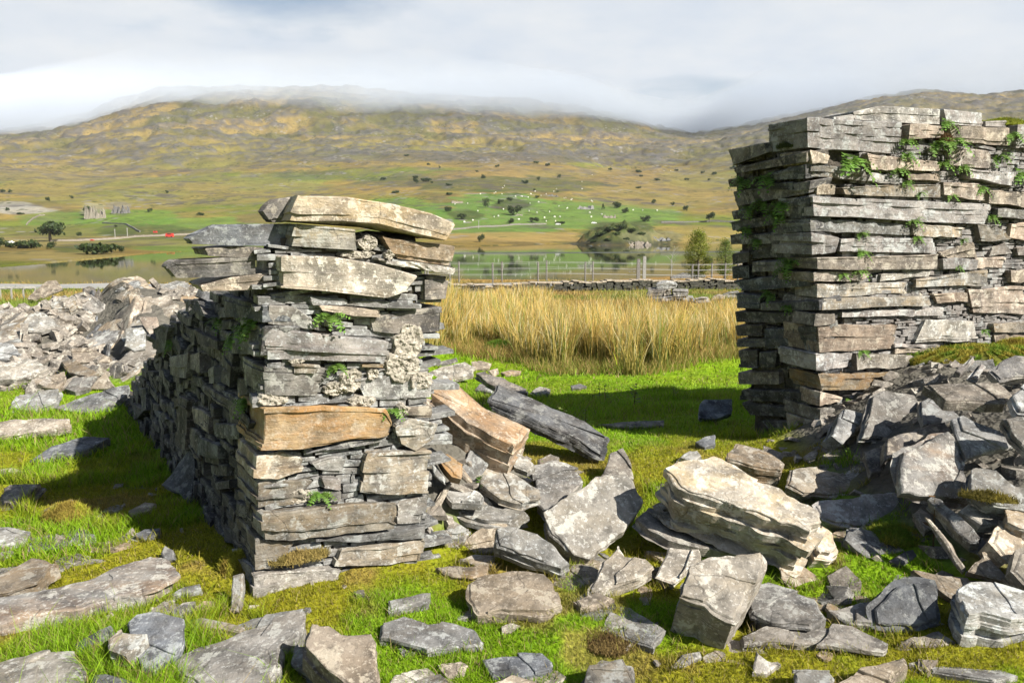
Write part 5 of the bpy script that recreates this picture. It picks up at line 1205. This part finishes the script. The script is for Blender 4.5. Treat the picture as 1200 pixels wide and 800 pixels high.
def tree(label, base, h, cw, seed, cols, kind='loose', name='tree', cat='tree', trunk_h=.25, n=2600, group=None):
    rg = np.random.default_rng(seed); root = empty(name, base); props(root, label, cat, group); base = np.asarray(base, float)
    mb = MB(); mb.tube([base - [0, 0, .3], base + [0, 0, h * .3], base + [h * .02, 0, h * .85]], [h * .028, h * .02, h * .005], 7); cl = []
    K = 34
    for k in range(K):
        t = trunk_h + (1 - trunk_h) * (k + .5) / K; a = k * 2.4 + rg.uniform(-.4, .4)
        if kind == 'cone': rr = cw * .5 * (1.04 - t) ** .75 * rg.uniform(.55, 1.15)
        else: rr = cw * .5 * math.sin(math.pi * min(1, (t - trunk_h) / (1 - trunk_h) * .85 + .12)) * rg.uniform(.5, 1.1)
        c = base + [math.cos(a) * rr * .7, math.sin(a) * rr * .7, h * t]
        mb.tube([base + [0, 0, h * max(.12, t - .12)], c], [h * .007, h * .003], 5)
        w = cw * (.11 if kind == 'cone' else .17) * rg.uniform(.7, 1.3)
        cl.append(leafcloud(n // K, c, (w * 1.3, w * 1.3, w * .75), cw * .016, cols, rg, .1))
    mb.build('trunk', M['bark'], root, base)
    V, F, C = join(cl); link('crown', new_mesh('crown', V - base, F, M['leaf'], None, C), base, None, root)
    return root
px_tree('yellow-green conifer-like tree by the lake shore, nearest the right wall of the gateway', 817, 328, 273, 40, 3, ((.09, .14, .02), (.27, .29, .04)), 'loose', n=9000, trunk_h=.1)
px_tree('smaller dark green tree half hidden behind the right wall', 849, 328, 283, 30, 4, ((.06, .11, .02), (.16, .21, .04)), 'loose', n=7000, trunk_h=.12)
def bare_sapling():
    rg = np.random.default_rng(6); b = hit(787, 326, 0); mb = MB(); h = 4.4
    top = b + [.3, 0, h]; mb.tube([b, b + [-.1, 0, h * .5], top], [.06, .05, .02], 5)
    for k in range(12):
        t = .3 + .6 * k / 12; c = b * (1 - t) + top * t; a = rg.uniform(-1, 1)
        mb.tube([c, c + [a * 1.0, rg.uniform(-.4, .4), rg.uniform(.4, 1.0)]], [.025, .01], 4)
    o = mb.build('bare_sapling', M['palepost'], None, b); props(o, 'bare whitish sapling left of the yellow-green tree', 'tree')
bare_sapling()
ROADY = lambda x: 45.8 + .18 * x
def strip(name, off0, off1, x0, x1, dz, mat):
    xs = np.linspace(x0, x1, 60); V = []
    for x in xs:
        zc = max(zt(x, ROADY(x) + off0), zt(x, ROADY(x) + off1)) + dz
        V += [[x, ROADY(x) + off0, zc], [x, ROADY(x) + off1, zc]]
    F = [[2 * i, 2 * i + 2, 2 * i + 3, 2 * i + 1] for i in range(59)]
    return link(name, new_mesh(name, np.array(V), F, mat))
props(strip('road', -1.5, 2.2, -40, 40, .10, M['tarmac']), kind='structure')
def road_wall():
    rg = np.random.default_rng(12); root = empty('field_wall', (3, ROADY(3) - 2.4, zt(3, ROADY(3) - 2.4))); props(root, 'low dark dry stone wall with a pale coping along the near side of the road', 'wall')
    mb = MB(); cp = MB(); x = -7.5
    while x < 26:
        l = rg.uniform(.2, .6); y = ROADY(x) - 2.4; z = zt(x, y) - .1; t = 0
        H = .52 + .05 * math.sin(x * 1.3)
        while t < H:
            h = rg.uniform(.07, .16); dx = rg.uniform(.15, .5)
            mb.box([x + rg.uniform(-.1, .1) + l / 2, y + rg.uniform(-.05, .05), z + t + h / 2], l * rg.uniform(.8, 1.0), .5 + rg.uniform(-.06, .06), h * .9, Matrix.Rotation(R(10 + rg.normal(0, 3)), 3, 'Z').transposed())
            t += h
        cp.box([x + l / 2, y, z + t + .03], l * .97, .6, .06 * rg.uniform(.7, 1.3), Matrix.Rotation(R(10), 3, 'Z').transposed()); x += l
    mb.build('masonry', M['black'], root)['kind'] = 'stuff'
    cp.build('coping', M['pale'], root)
road_wall()
def fence(label, pxs, off, h, wires=3):
    ps = []
    for px in pxs:
        k = (px - 600) / FPX; y = (45.8 + off) / (1 - .18 * k) * 1.0; x = k * y * .985; y = ROADY(x) + off; ps.append(np.array([x, y, zt(x, y)]))
    root = empty('wire_fence', ps[0]); props(root, label, 'fence')
    for p in ps:
        mb = MB(); mb.tube([p - [0, 0, .2], p + [0, 0, h]], .055, 6); mb.build('post', M['timber'], root)
    for w in range(wires):
        mb = MB(); mb.tube([p + [0, 0, h * (.4 + .27 * w)] for p in ps], .008, 4); mb.build('wire', M['wire'], root)
fence('post and wire fence with dark posts on the near verge of the road', [497, 526, 577, 631, 687, 814, 868, 925], 3.0, 1.25)
fence('post and wire fence with pale posts on the lake side of the road', [500, 537, 588, 641, 696, 821, 837, 853, 910], 5.0, 1.35)
for px, mat, lab, h, off in [(750, 'timber', 'thick dark gate post on the road beyond the rushes', 1.55, 3.0), (757, 'palepost', 'pale square gate post beside the dark one', 1.75, 4.2)]:
    k = (px - 600) / FPX; y = (45.8 + off) / (1 - .18 * k); x = k * y * .985; z = zt(x, y)
    mb = MB(); mb.box([x, y, z + h / 2 - .1], .20, .20, h); mb.box([x, y, z + h - .08], .16, .16, .06); props(mb.build('gate_post', M[mat], None, (x, y, z)), lab, 'gate post')
def shore_wall():
    rg = np.random.default_rng(22)
    for lab, a, b in [('broken remnant of dry stone wall by the shore left of the bare sapling', 704, 782), ('shorter broken wall by the shore under the yellow-green tree', 790, 824)]:
        mb = MB(); px = a; h0, h1 = hit(a, 327, 0), hit(b, 327, 0); h1 = CAMPOS + (h1 - CAMPOS) * (h0[1] / h1[1])
        while px < b:
            p = h0 + (h1 - h0) * (px - a) / (b - a); p[2] = zt(p[0], p[1]); e = math.sin(math.pi * (px - a) / (b - a)) ** .5
            for t in range(3):
                mb.box(p + [rg.uniform(-.1, .1), rg.uniform(-.1, .1), .12 + t * .2 * e], rg.uniform(.7, .95), .6, .26, Matrix.Rotation(rg.normal(0, .15), 3, 'Y'))
            px += 4
        props(mb.build('ruined_field_wall', M['grey']), lab, 'wall')
shore_wall()
# little ruined wall stump in the field
def stump():
    b = hit(785, 353, 0); root = empty('wall_stump', b); props(root, 'ruined stump of slate wall with a big white capstone beyond the rushes', 'wall')
    rg = np.random.default_rng(8)
    pl0, nn = b, np.array([0, -1., 0])
    for top, bot, mat in [([(770,333),(780,330),(792,333)], [(769,338),(780,339),(793,337)], 'pale'), ([(759,339),(778,339)], [(758,347),(776,346)], 'dark'), ([(778,340),(785,338)], [(777,347),(786,345)], 'grey'), ([(787,340),(806,341)], [(788,347),(806,347)], 'grey'), ([(759,347),(776,347)], [(761,354),(776,355)], 'dark'), ([(776,348),(788,347)], [(776,354),(790,355)], 'wall'), ([(790,347),(800,348)], [(790,355),(801,355)], 'dark'), ([(800,348),(812,349)], [(800,355),(813,354)], 'grey')]:
        part_stone(root, top, bot, pl0, nn, [.1, .5, .05], mat, rg.uniform(0, .1), sp=.09, jit=.03, rough=.03)
stump()
for lab, top, bot, mat in [('long pale boulder in the field right of the wall stump', [(848,346),(855,343),(866,342)], [(847,350),(858,351),(868,350)], 'pale'), ('lower grey boulder touching the long pale boulder', [(834,350),(842,346),(849,347)], [(834,352),(842,352),(849,351)], 'grey'), ('tan boulder nearest the wall stump', [(815,351),(822,349),(830,350)], [(814,355),(822,355),(831,354)], 'tan')]:
    free_block(lab, top, bot, 0.0, (.1, .5, .02), mat, 'boulder', 'boulder', sp=.09, jit=.04, rough=.04)
def rail():
    ps = [hit(px, py, 0) for px, py in [(-30, 352), (-12, 351.5), (1, 351), (14, 350.5), (28, 350), (42, 349.5)]]; root = empty('roadside_railing', ps[0]); props(root, 'low pale post and rail fence by the road beyond the left heap', 'fence')
    for p in ps:
        mb = MB(); mb.box(p + [0, 0, .2], .04, .04, .4); mb.build('post', M['palepost'], root)
    for h in (.36,):
        mb = MB(); mb.tube([p + [0, 0, h] for p in ps], .035, 5); mb.build('rail', M['palepost'], root)
rail()

# ---------------------------------------------------------------- the far shore
def crown_blob(label, px, py, wpx, hpx, seed, name='bush', cat='bush', cols=((.025, .045, .012), (.06, .085, .022)), trunk=False, group=None):
    b = hit(px, py, 0, 170, t0=160); d = np.linalg.norm(b[:2]); w, h = wpx / FPX * d, hpx / FPX * d; rg = np.random.default_rng(seed); cl = []
    z0 = h * .28 if trunk else 0
    for k in range(9):
        c = np.array([rg.uniform(-.32, .32) * w, rg.uniform(-.3, .3) * w, z0 + (h - z0) * rg.uniform(.25, .75)])
        cl.append(leafcloud(60, c, (w * .24, w * .24, (h - z0) * .28), w * .06, cols, rg, .1))
    V, F, C = join(cl)
    if trunk:
        root = empty(name, b); props(root, label, cat, group); link('crown', new_mesh('crown', V, F, M['leaf'], None, C), b, None, root)
        mb = MB(); mb.tube([b - [0, 0, 1], b + [0, 0, h * .6]], [w * .05, w * .03], 6); mb.build('trunk', M['bark'], root, b); return root
    o = link(name, new_mesh(name, V, F, M['leaf'], None, C), b); return props(o, label, cat, group)
crown_blob('big dark tree clump on the far shore at the left, above the lake meadow', 59, 283, 34, 21, 1, 'tree', 'tree', trunk=True)
crown_blob('wide dark thicket on the mound by the far shore, left of the left wall', 114, 298, 40, 12, 2, 'thicket', 'thicket')
crown_blob('small round tree at the right of the wide dark thicket', 140, 296, 11, 8, 3); crown_blob('long low bush at the far left beside parked vehicles', 27, 291, 30, 8, 4); crown_blob('round bush at the left frame edge across the lake', 2, 290, 14, 11, 5); crown_blob('round bush left of the wide dark thicket', 59, 292, 12, 8, 6)
crown_blob('ivy-dark tree against the pale crag across the lake', 103, 253, 10, 11, 7, 'tree', 'tree', trunk=True); crown_blob('small dark bush between the big clump and the telegraph poles', 93, 277, 6, 5, 8); crown_blob('bush leaning over the water across the lake', 564, 284, 10, 12, 9); crown_blob('lone umbrella-shaped tree on the far hillside at the right', 831, 261, 12, 13, 10, 'tree', 'tree', trunk=True)
for i, (px, py, w, h, lab) in enumerate([(599, 262, 9, 7, 'round dark tree on the edge of the far pasture, left of two'), (626, 261, 12, 7, 'broad dark tree on the edge of the far pasture, right of two'), (603, 252, 17, 12, 'largest tree beside the rough patch in the far pasture'), (570, 243, 9, 12, 'tree at the upper left of the rough patch in the far pasture'), (587, 239, 8, 6, 'bush on the rough patch in the far pasture'), (597, 236, 8, 5, 'bush at the upper right of the rough patch'), (525, 248, 10, 6, 'dark bush just above the left wall\'s capstone'), (541, 257, 12, 8, 'bush in the bracken patch right of the left wall'),
   (707, 246, 5, 8, 'slender tree right of the grey outcrop in the pasture'), (724, 244, 12, 8, 'tree pair crown at the right of the far pasture'), (733, 250, 10, 7, 'round tree below the tree pair at the right of the pasture'), (756, 260, 12, 8, 'dark tree above the knoll across the lake'), (788, 241, 5, 5, 'tiny tree on the tan slope at the right'), (803, 247, 8, 6, 'dark round bush on the tan slope at the right'), (766, 239, 6, 6, 'bush by scattered stones on the tan slope'), (656, 262.5, 12, 3, 'flat hedge bush over the white vehicle on the far road'), (500, 213, 14, 5, 'dark bush row above the left wall on the hillside'), (486, 215, 9, 6, 'round dark bush on the hillside above the capstone'), (567, 210, 7, 6, 'tree on the crags above the pasture'), (631, 212, 5, 6, 'small tree on the crags right above the pasture'), (655, 210, 5, 6, 'brown tree on the crags at the right'), (615, 215, 9, 4, 'dark bush on the crags'), (37, 253, 0, 0, ''), (57, 236, 6, 5, 'dark bush near the pale scree at the left'), (176, 249, 6, 5, 'tiny round bush on the green slope at the left'), (84, 233, 4, 4, 'tiny bush on the upper left slope')]):
    if w: crown_blob(lab, px, py, w, h, 30 + i, 'bush' if h < 8 else 'tree', 'bush' if h < 8 else 'tree')
rg = np.random.default_rng(44)
for i in range(46):
    px, py = rg.uniform(430, 900), rg.normal(208, 12)
    if i > 30: px, py = rg.uniform(0, 520), rg.uniform(215, 275)
    if 800 < px < 860 and py < 190: continue
    crown_blob('small dark shrub among bracken and rocks on the hill across the lake', px, py, rg.uniform(3, 9), rg.uniform(2, 4), 100 + i, group='scattered hillside shrubs')
def sheep_mesh():
    mb = MB(); V, F = [], []
    a = np.linspace(0, 2 * math.pi, 8, endpoint=False); R_ = []
    for t, r in [(-.5, .12), (-.42, .27), (-.15, .34), (.2, .33), (.42, .26), (.5, .14)]: R_.append(np.stack([np.full(8, t), np.cos(a) * r * .85, .62 + np.sin(a) * r], 1))
    V = np.concatenate(R_); F = [[k * 8 + i, k * 8 + (i + 1) % 8, (k + 1) * 8 + (i + 1) % 8, (k + 1) * 8 + i] for k in range(5) for i in range(8)] + [list(range(8))[::-1], [40 + i for i in range(8)]]
    mb.add(V, F); mb.tube([[.45, 0, .70], [.62, 0, .62], [.74, 0, .42]], [.11, .11, .06], 6)
    for x in (-.32, .30):
        for y in (-.14, .14): mb.tube([[x, y, .45], [x, y, 0]], [.06, .04], 5)
    return new_mesh('sheep', mb.verts(), mb.F, M['wool'], 50)
SHM = sheep_mesh()
spots = [(533, 240), (548, 239), (563, 228), (579, 227), (581, 226), (589, 221), (591, 218.5), (588, 228), (604, 231), (611, 231), (619, 232), (622, 228), (627, 225), (634, 230), (631, 237.5), (621, 239), (640, 228), (649, 225), (652, 222), (655, 242.5), (661, 233), (663, 232.5), (669, 235), (682, 222), (670, 234), (629, 250), (644, 249), (650, 255), (656, 255), (638, 256), (620, 248), (608, 258), (584, 254), (579, 255), (560, 248), (544, 261), (554, 259), (691, 250), (693, 236), (691, 243), (705, 252), (742, 247), (753, 247), (770, 247.5), (694, 237), (682, 213.5), (694, 205.5), (778, 200.5), (786, 200.5), (693, 255), (664, 245), (665, 244.5), (612, 231), (590, 246), (599, 258), (640, 260), (651, 260)]
rg = np.random.default_rng(9)
for i, (px, py) in enumerate(spots):
    p = hit(px, py, 0, 170, t0=160); o = link('sheep', SHM, p, np.array(Matrix.Rotation(rg.uniform(0, 6.28), 3, 'Z'))); o.scale = (1.25,) * 3
    props(o, 'white sheep grazing on the green pasture across the lake', 'sheep', 'sheep on the far pasture')
def vehicle(label, px, py, w, mat, name='parked_car', cat='car', van=False):
    b = hit(px, py, 0, 170, t0=160); d = np.linalg.norm(b[:2]); l = w / FPX * d; h = l * (.55 if van else .36); root = empty(name, b); props(root, label, cat)
    mb = MB(); mb.box(b + [0, 0, h * .35], l, l * .42, h * .5); mb.box(b + [l * (.0 if van else -.03), 0, h * .75], l * (.92 if van else .55), l * .38, h * .42); mb.build('body', M[mat], root)
    mb = MB(); mb.box(b + [0, -l * .195, h * .77], l * .5, .04, h * .22); mb.build('window', M['glass'], root)
    for s in (-.3, .3):
        mb = MB(); mb.tube([b + [l * s, -l * .22, h * .13], b + [l * s, -l * .15, h * .13]], h * .15, 10); mb.build('wheel', M['rubber'], root)
vehicle('red van parked by the far road under the telegraph poles', 182, 273, 4, 'red', 'van', 'van', True); vehicle('long red vehicle on the far road left of the left wall', 199, 278, 8, 'red', 'van', 'van', True); vehicle('red vehicle beside white ones near the wide thicket', 108, 282, 4, 'red'); vehicle('white vehicle on the far road above the knoll', 654, 263.5, 6, 'white'); vehicle('second white vehicle on the far road nearer the knoll', 696, 262, 6, 'white'); vehicle('pale parked vehicle at the far left across the lake', 12, 285, 7, 'white')
for px, py, lab in [(135, 279, 'left one of two telegraph poles across the lake'), (149.5, 278, 'right one of two telegraph poles across the lake'), (561, 268, 'telegraph pole beside the far road left of the pasture trees')]:
    b = hit(px, py, 0, 170, t0=160); mb = MB(); mb.tube([b, b + [0, 0, 5.2]], .22, 6); mb.box(b + [0, 0, 4.8], 1.2, .16, .16); props(mb.build('telegraph_pole', M['palepost'], None, b), lab, 'pole')
def far_walls():
    for lab, pts in [('dry stone wall along the road below the far pasture', [(525, 270), (560, 266.5), (600, 264), (640, 263)]), ('dry stone wall along the far road right of the knoll', [(775, 261), (830, 260), (900, 259)]), ('dry stone wall curving over the green mound across the lake', [(120, 262), (133, 262.5), (146, 263), (155, 267), (164, 272)]), ('pale wall slanting up the slope at the far left', [(31, 264), (38, 257), (46, 253), (52, 252.5)]), ('wall along the far road at the left', [(60, 283), (100, 282), (140, 280), (190, 276.5), (240, 275)])]:
        P = [hit(px, py, 0, 170, t0=475 if px > 500 else 160) for px, py in pts]; mb = MB(); rg = np.random.default_rng(3)
        for a, b in zip(P[:-1], P[1:]):
            n = max(2, int(np.linalg.norm(b - a) / 2.5))
            for k in range(n):
                p = a + (b - a) * (k + .5) / n; p[2] = zt(p[0], p[1]); mb.box(p + [0, 0, .4], 2.9, .7, 1.2 * rg.uniform(.8, 1.2), np.array(Matrix.Rotation(math.atan2(b[1] - a[1], b[0] - a[0]), 3, 'Z')).T)
        props(mb.build('hillside_wall', M['grey']), lab, 'wall')
far_walls()
def crag(label, px, py, w, h, seed, mat='tan'):
    b = hit(px, py, 0, 170, t0=160); d = np.linalg.norm(b[:2]); rg = np.random.default_rng(seed); mb = MB()
    for k in range(18):
        ww, hh = w / FPX * d * rg.uniform(.08, .24), h / FPX * d * rg.uniform(.25, 1.05); x = (k / 17 - .5) * w / FPX * d * .85
        V = np.array([[-.5,-.5,0],[.5,-.5,0],[.5,.5,0],[-.5,.5,0],[-.1,-.2,1],[.45,-.3,.8],[.3,.4,.7],[-.3,.4,.75]]) * [ww, ww, hh] + rg.normal(0, .12, (8, 3)) * ww + b + [x, rg.uniform(-2, 2), -.5]
        mb.add(V, [[0,1,5,4],[1,2,6,5],[2,3,7,6],[3,0,4,7],[4,5,6,7],[3,2,1,0]])
    props(mb.build('rock_outcrop', M[mat]), label, 'outcrop')
for i, (px, py, w, h) in enumerate([(704, 276, 14, 5), (716, 271, 16, 6), (728, 268, 16, 5), (740, 272, 12, 5), (712, 282, 12, 3), (752, 276, 10, 4), (696, 284, 10, 3), (722, 276, 12, 4), (734, 281, 9, 3)]):
    crown_blob('low dark shrub covering the rocky knoll at the far edge of the lake', px, py, w, h, 300 + i, group='shrubs on the knoll')
crag('grey rocks at the waterline of the knoll', 748, 287, 30, 6, 21, 'grey'); crag('broken grey crag on the right flank of the knoll', 772, 281, 26, 5, 22, 'grey'); crag('dark rocks at the left waterline of the knoll', 702, 290, 30, 4, 23, 'black')
crag('pale crag with yellow ribs across the lake at the left', 112, 256, 22, 14, 1, 'tan'); crag('grey crag right of the pale ribbed crag', 141, 250, 18, 10, 2, 'dark'); crag('grey outcrop at the right of the far pasture', 686, 245, 20, 5, 3, 'grey'); crag('pale rocks below the largest pasture tree', 608, 252.5, 8, 3, 4, 'grey'); crag('scattered rocks on the pasture above the road', 714, 255, 14, 4, 5, 'grey'); crag('small pale outcrop at the top of the far pasture', 648, 230, 12, 3, 6, 'grey'); crag('pale rocks at the left of the far pasture', 536, 238, 14, 4, 7, 'grey')

# ---------------------------------------------------------------- low cloud on the tops
def low_cloud():
    rg = np.random.default_rng(3); nx, ny = 90, 30; V = []
    X = np.linspace(-3300, 3600, nx); Y = np.linspace(1900, 4200, ny)
    gx, gy = np.meshgrid(X, Y, indexing='ij'); e = np.minimum(1, np.minimum((gx + 3300) / 500, np.minimum((3600 - gx) / 500, np.minimum((gy - 1900) / 600, (4200 - gy) / 400)))); e = np.clip(e, 0, 1) ** .6; e = e * (1 - .75 * np.exp(-((600 + FPX * gx / gy - 785) / 120) ** 2))
    ang = gx / gy; px = 600 + FPX * ang
    rowb = np.interp(px, [-300, 0, 60, 140, 200, 300, 400, 520, 640, 720, 790, 850, 920, 1000, 1200, 1500], [150, 148, 140, 124, 106, 112, 126, 118, 120, 132, 136, 128, 112, 92, 78, 70])
    zb = -78 + EYE + 2450 * (np.tan(np.arctan((400 - rowb) / FPX) - PITCH)) + (fbm(gx / 260, gy / 260, 131, 4) - .5) * 60
    zm = zb + 50
    lo = zm - (zm - zb) * e; hi = zm + (190 + 60 * fbm(gx / 300, gy / 300, 137, 3) - 45) * e
    hi = np.maximum(hi, lo + 3)
    P = np.concatenate([np.stack([gx, gy, lo], -1).reshape(-1, 3), np.stack([gx, gy, hi], -1).reshape(-1, 3)]); n = nx * ny
    i, j = np.meshgrid(np.arange(nx - 1), np.arange(ny - 1), indexing='ij'); a = i * ny + j
    q = np.stack([a, a + 1, a + ny + 1, a + ny], -1).reshape(-1, 4)
    F = q.tolist() + (q[:, ::-1] + n).tolist()
    edge = [k * ny for k in range(nx)] + [(nx - 1) * ny + k for k in range(1, ny)] + [k * ny + ny - 1 for k in range(nx - 2, -1, -1)] + [k for k in range(ny - 2, 0, -1)]
    for k in range(len(edge)): u, v = edge[k], edge[(k + 1) % len(edge)]; F.append([u, v, v + n, u + n])
    m, nt = nodes('cloud_vapour'); pv = nt.nodes.new('ShaderNodeVolumePrincipled'); o = nt.nodes.new('ShaderNodeOutputMaterial')
    pv.inputs['Color'].default_value = (.64, .70, .80, 1); pv.inputs['Density'].default_value = .006; pv.inputs['Anisotropy'].default_value = -.4
    g = nt.nodes.new('ShaderNodeNewGeometry'); nz = noise(nt, g.outputs['Position'], .0042, 4, .6); sz = nt.nodes.new('ShaderNodeSeparateXYZ'); nt.links.new(g.outputs['Position'], sz.inputs[0])
    fz = nt.nodes.new('ShaderNodeMapRange'); fz.interpolation_type = 'SMOOTHSTEP'; fz.inputs[1].default_value = 330; fz.inputs[2].default_value = 540; fz.inputs[3].default_value = 1; fz.inputs[4].default_value = 0; nt.links.new(sz.outputs[2], fz.inputs[0])
    dn = mathn(nt, 'MULTIPLY', mathn(nt, 'MULTIPLY', ramp(nt, nz, .25, .75), .022), mathn(nt, 'POWER', fz.outputs[0], 2.0))
    fy = nt.nodes.new('ShaderNodeMapRange'); fy.interpolation_type = 'SMOOTHSTEP'; fy.inputs[1].default_value = 1850; fy.inputs[2].default_value = 2650; nt.links.new(sz.outputs[1], fy.inputs[0]); dn = mathn(nt, 'MULTIPLY', dn, mathn(nt, 'POWER', fy.outputs[0], 1.6)); nt.links.new(dn, pv.inputs['Density'])
    nt.links.new(pv.outputs[0], o.inputs['Volume'])
    ob = link('low_cloud', new_mesh('low_cloud', P, F, m, 180)); props(ob, kind='stuff')
    bm_fix(ob.data)
def bm_fix(me):
    import bmesh
    b = bmesh.new(); b.from_mesh(me); bmesh.ops.recalc_face_normals(b, faces=b.faces); b.to_mesh(me); b.free()
low_cloud()
HAZE = 0.00005
def haze():
    mb = MB(); x0, x1, y0, y1, z0, z1 = -5600, 5600, -5600, 5600, -12, 560
    mb.box([(x0 + x1) / 2, (y0 + y1) / 2, (z0 + z1) / 2], x1 - x0, y1 - y0, z1 - z0)
    m, nt = nodes('hazy_air'); pv = nt.nodes.new('ShaderNodeVolumePrincipled'); o = nt.nodes.new('ShaderNodeOutputMaterial')
    pv.inputs['Color'].default_value = (.86, .92, 1, 1); pv.inputs['Density'].default_value = HAZE; nt.links.new(pv.outputs[0], o.inputs['Volume'])
    props(mb.build('haze', m), kind='stuff')
if HAZE: haze()

# ---------------------------------------------------------------- daylight
SUN_EL, SUN_AZ = R(36), math.atan2(.80, -.60)          # azimuth from +Y towards +X
sun = bpy.data.lights.new('sun', 'SUN'); sun.energy = 5.0; sun.angle = R(.53); sun.color = (1, .945, .85)
so = bpy.data.objects.new('sun', sun); COL.objects.link(so)
sd = Vector((math.sin(SUN_AZ) * math.cos(SUN_EL), math.cos(SUN_AZ) * math.cos(SUN_EL), math.sin(SUN_EL)))
so.rotation_euler = sd.to_track_quat('Z', 'Y').to_euler(); so.location = (20, -15, 30)
def world():
    w = bpy.data.worlds.new('World'); SC.world = w; w.use_nodes = True; nt = w.node_tree; nt.nodes.clear()
    sky = nt.nodes.new('ShaderNodeTexSky'); sky.sky_type = 'NISHITA'; sky.sun_disc = False; sky.sun_elevation = SUN_EL; sky.sun_rotation = SUN_AZ
    b1 = nt.nodes.new('ShaderNodeBackground'); b1.inputs[1].default_value = .05; nt.links.new(sky.outputs[0], b1.inputs[0])
    tc = nt.nodes.new('ShaderNodeTexCoord'); sx = nt.nodes.new('ShaderNodeSeparateXYZ'); nt.links.new(tc.outputs['Generated'], sx.inputs[0])
    X, Y, Z = sx.outputs
    zz = mathn(nt, 'ADD', mathn(nt, 'MAXIMUM', Z, 0.0), .16)
    cv = nt.nodes.new('ShaderNodeCombineXYZ'); nt.links.new(mathn(nt, 'DIVIDE', X, zz), cv.inputs[0]); nt.links.new(mathn(nt, 'DIVIDE', Y, zz), cv.inputs[1])
    n1 = noise(nt, cv.outputs[0], .9, 7, .55); n2 = noise(nt, cv.outputs[0], 3.2, 6, .6)
    az = mathn(nt, 'ARCTAN2', X, Y); el = mathn(nt, 'ARCSINE', Z)
    def blob(a0, e0, wa, we):
        a = mathn(nt, 'DIVIDE', mathn(nt, 'SUBTRACT', az, a0), wa); e = mathn(nt, 'DIVIDE', mathn(nt, 'SUBTRACT', el, e0), we)
        r2 = mathn(nt, 'ADD', mathn(nt, 'MULTIPLY', a, a), mathn(nt, 'MULTIPLY', e, e))
        return mathn(nt, 'MAXIMUM', mathn(nt, 'SUBTRACT', 1.0, r2), 0.0)
    gap = mathn(nt, 'ADD', mathn(nt, 'MULTIPLY', blob(R(11), R(9.0), R(11), R(1.9)), .8), mathn(nt, 'MULTIPLY', blob(R(-17), R(14.5), R(13), R(4)), .65))
    gap = mathn(nt, 'ADD', gap, mathn(nt, 'MULTIPLY', blob(R(-4), R(16), R(30), R(3)), .35))
    gap = mathn(nt, 'ADD', gap, mathn(nt, 'MULTIPLY', blob(R(-27), R(11.5), R(8), R(2.5)), .45))
    cov = mathn(nt, 'SUBTRACT', mathn(nt, 'ADD', n1, .50), mathn(nt, 'MULTIPLY', gap, .52))
    cov = mathn(nt, 'ADD', cov, mathn(nt, 'MULTIPLY', mathn(nt, 'SUBTRACT', n2, .5), .35))
    front = ramp(nt, Y, .05, .45); high = ramp(nt, Z, .32, .6, (1, 1, 1, 1), (.0, .0, .0, 1))
    mask = mathn(nt, 'MULTIPLY', mathn(nt, 'MULTIPLY', ramp(nt, cov, .36, .72), front), high)
    cc = mixc(nt, ramp(nt, n2, .3, .7), (.76, .84, .96), (.93, .965, 1.01))
    cc = mixc(nt, mathn(nt, 'MULTIPLY', ramp(nt, n1, .45, .7), .5), cc, (.96, .985, 1.02))
    b2 = nt.nodes.new('ShaderNodeBackground'); b2.inputs[1].default_value = CLOUD; nt.links.new(cc, b2.inputs[0])
    mx = nt.nodes.new('ShaderNodeMixShader'); o = nt.nodes.new('ShaderNodeOutputWorld')
    nt.links.new(mask, mx.inputs[0]); nt.links.new(b1.outputs[0], mx.inputs[1]); nt.links.new(b2.outputs[0], mx.inputs[2]); nt.links.new(mx.outputs[0], o.inputs[0])
EXPO = 1.1; CLOUD = .40
world()
v = SC.view_settings; v.view_transform = 'Standard'; v.look = 'None'; v.exposure = EXPO; v.gamma = 1; v.use_curve_mapping = False
c = SC.cycles
c.use_denoising = True
try: c.denoiser = 'OPENIMAGEDENOISE'; c.denoising_input_passes = 'RGB_ALBEDO_NORMAL'; c.denoising_prefilter = 'ACCURATE'
except Exception: pass
c.max_bounces = 8; c.diffuse_bounces = 1; c.glossy_bounces = 2; c.transmission_bounces = 3; c.volume_bounces = 5; c.transparent_max_bounces = 8
c.use_adaptive_sampling = True; c.adaptive_threshold = .015; c.sample_clamp_indirect = 6
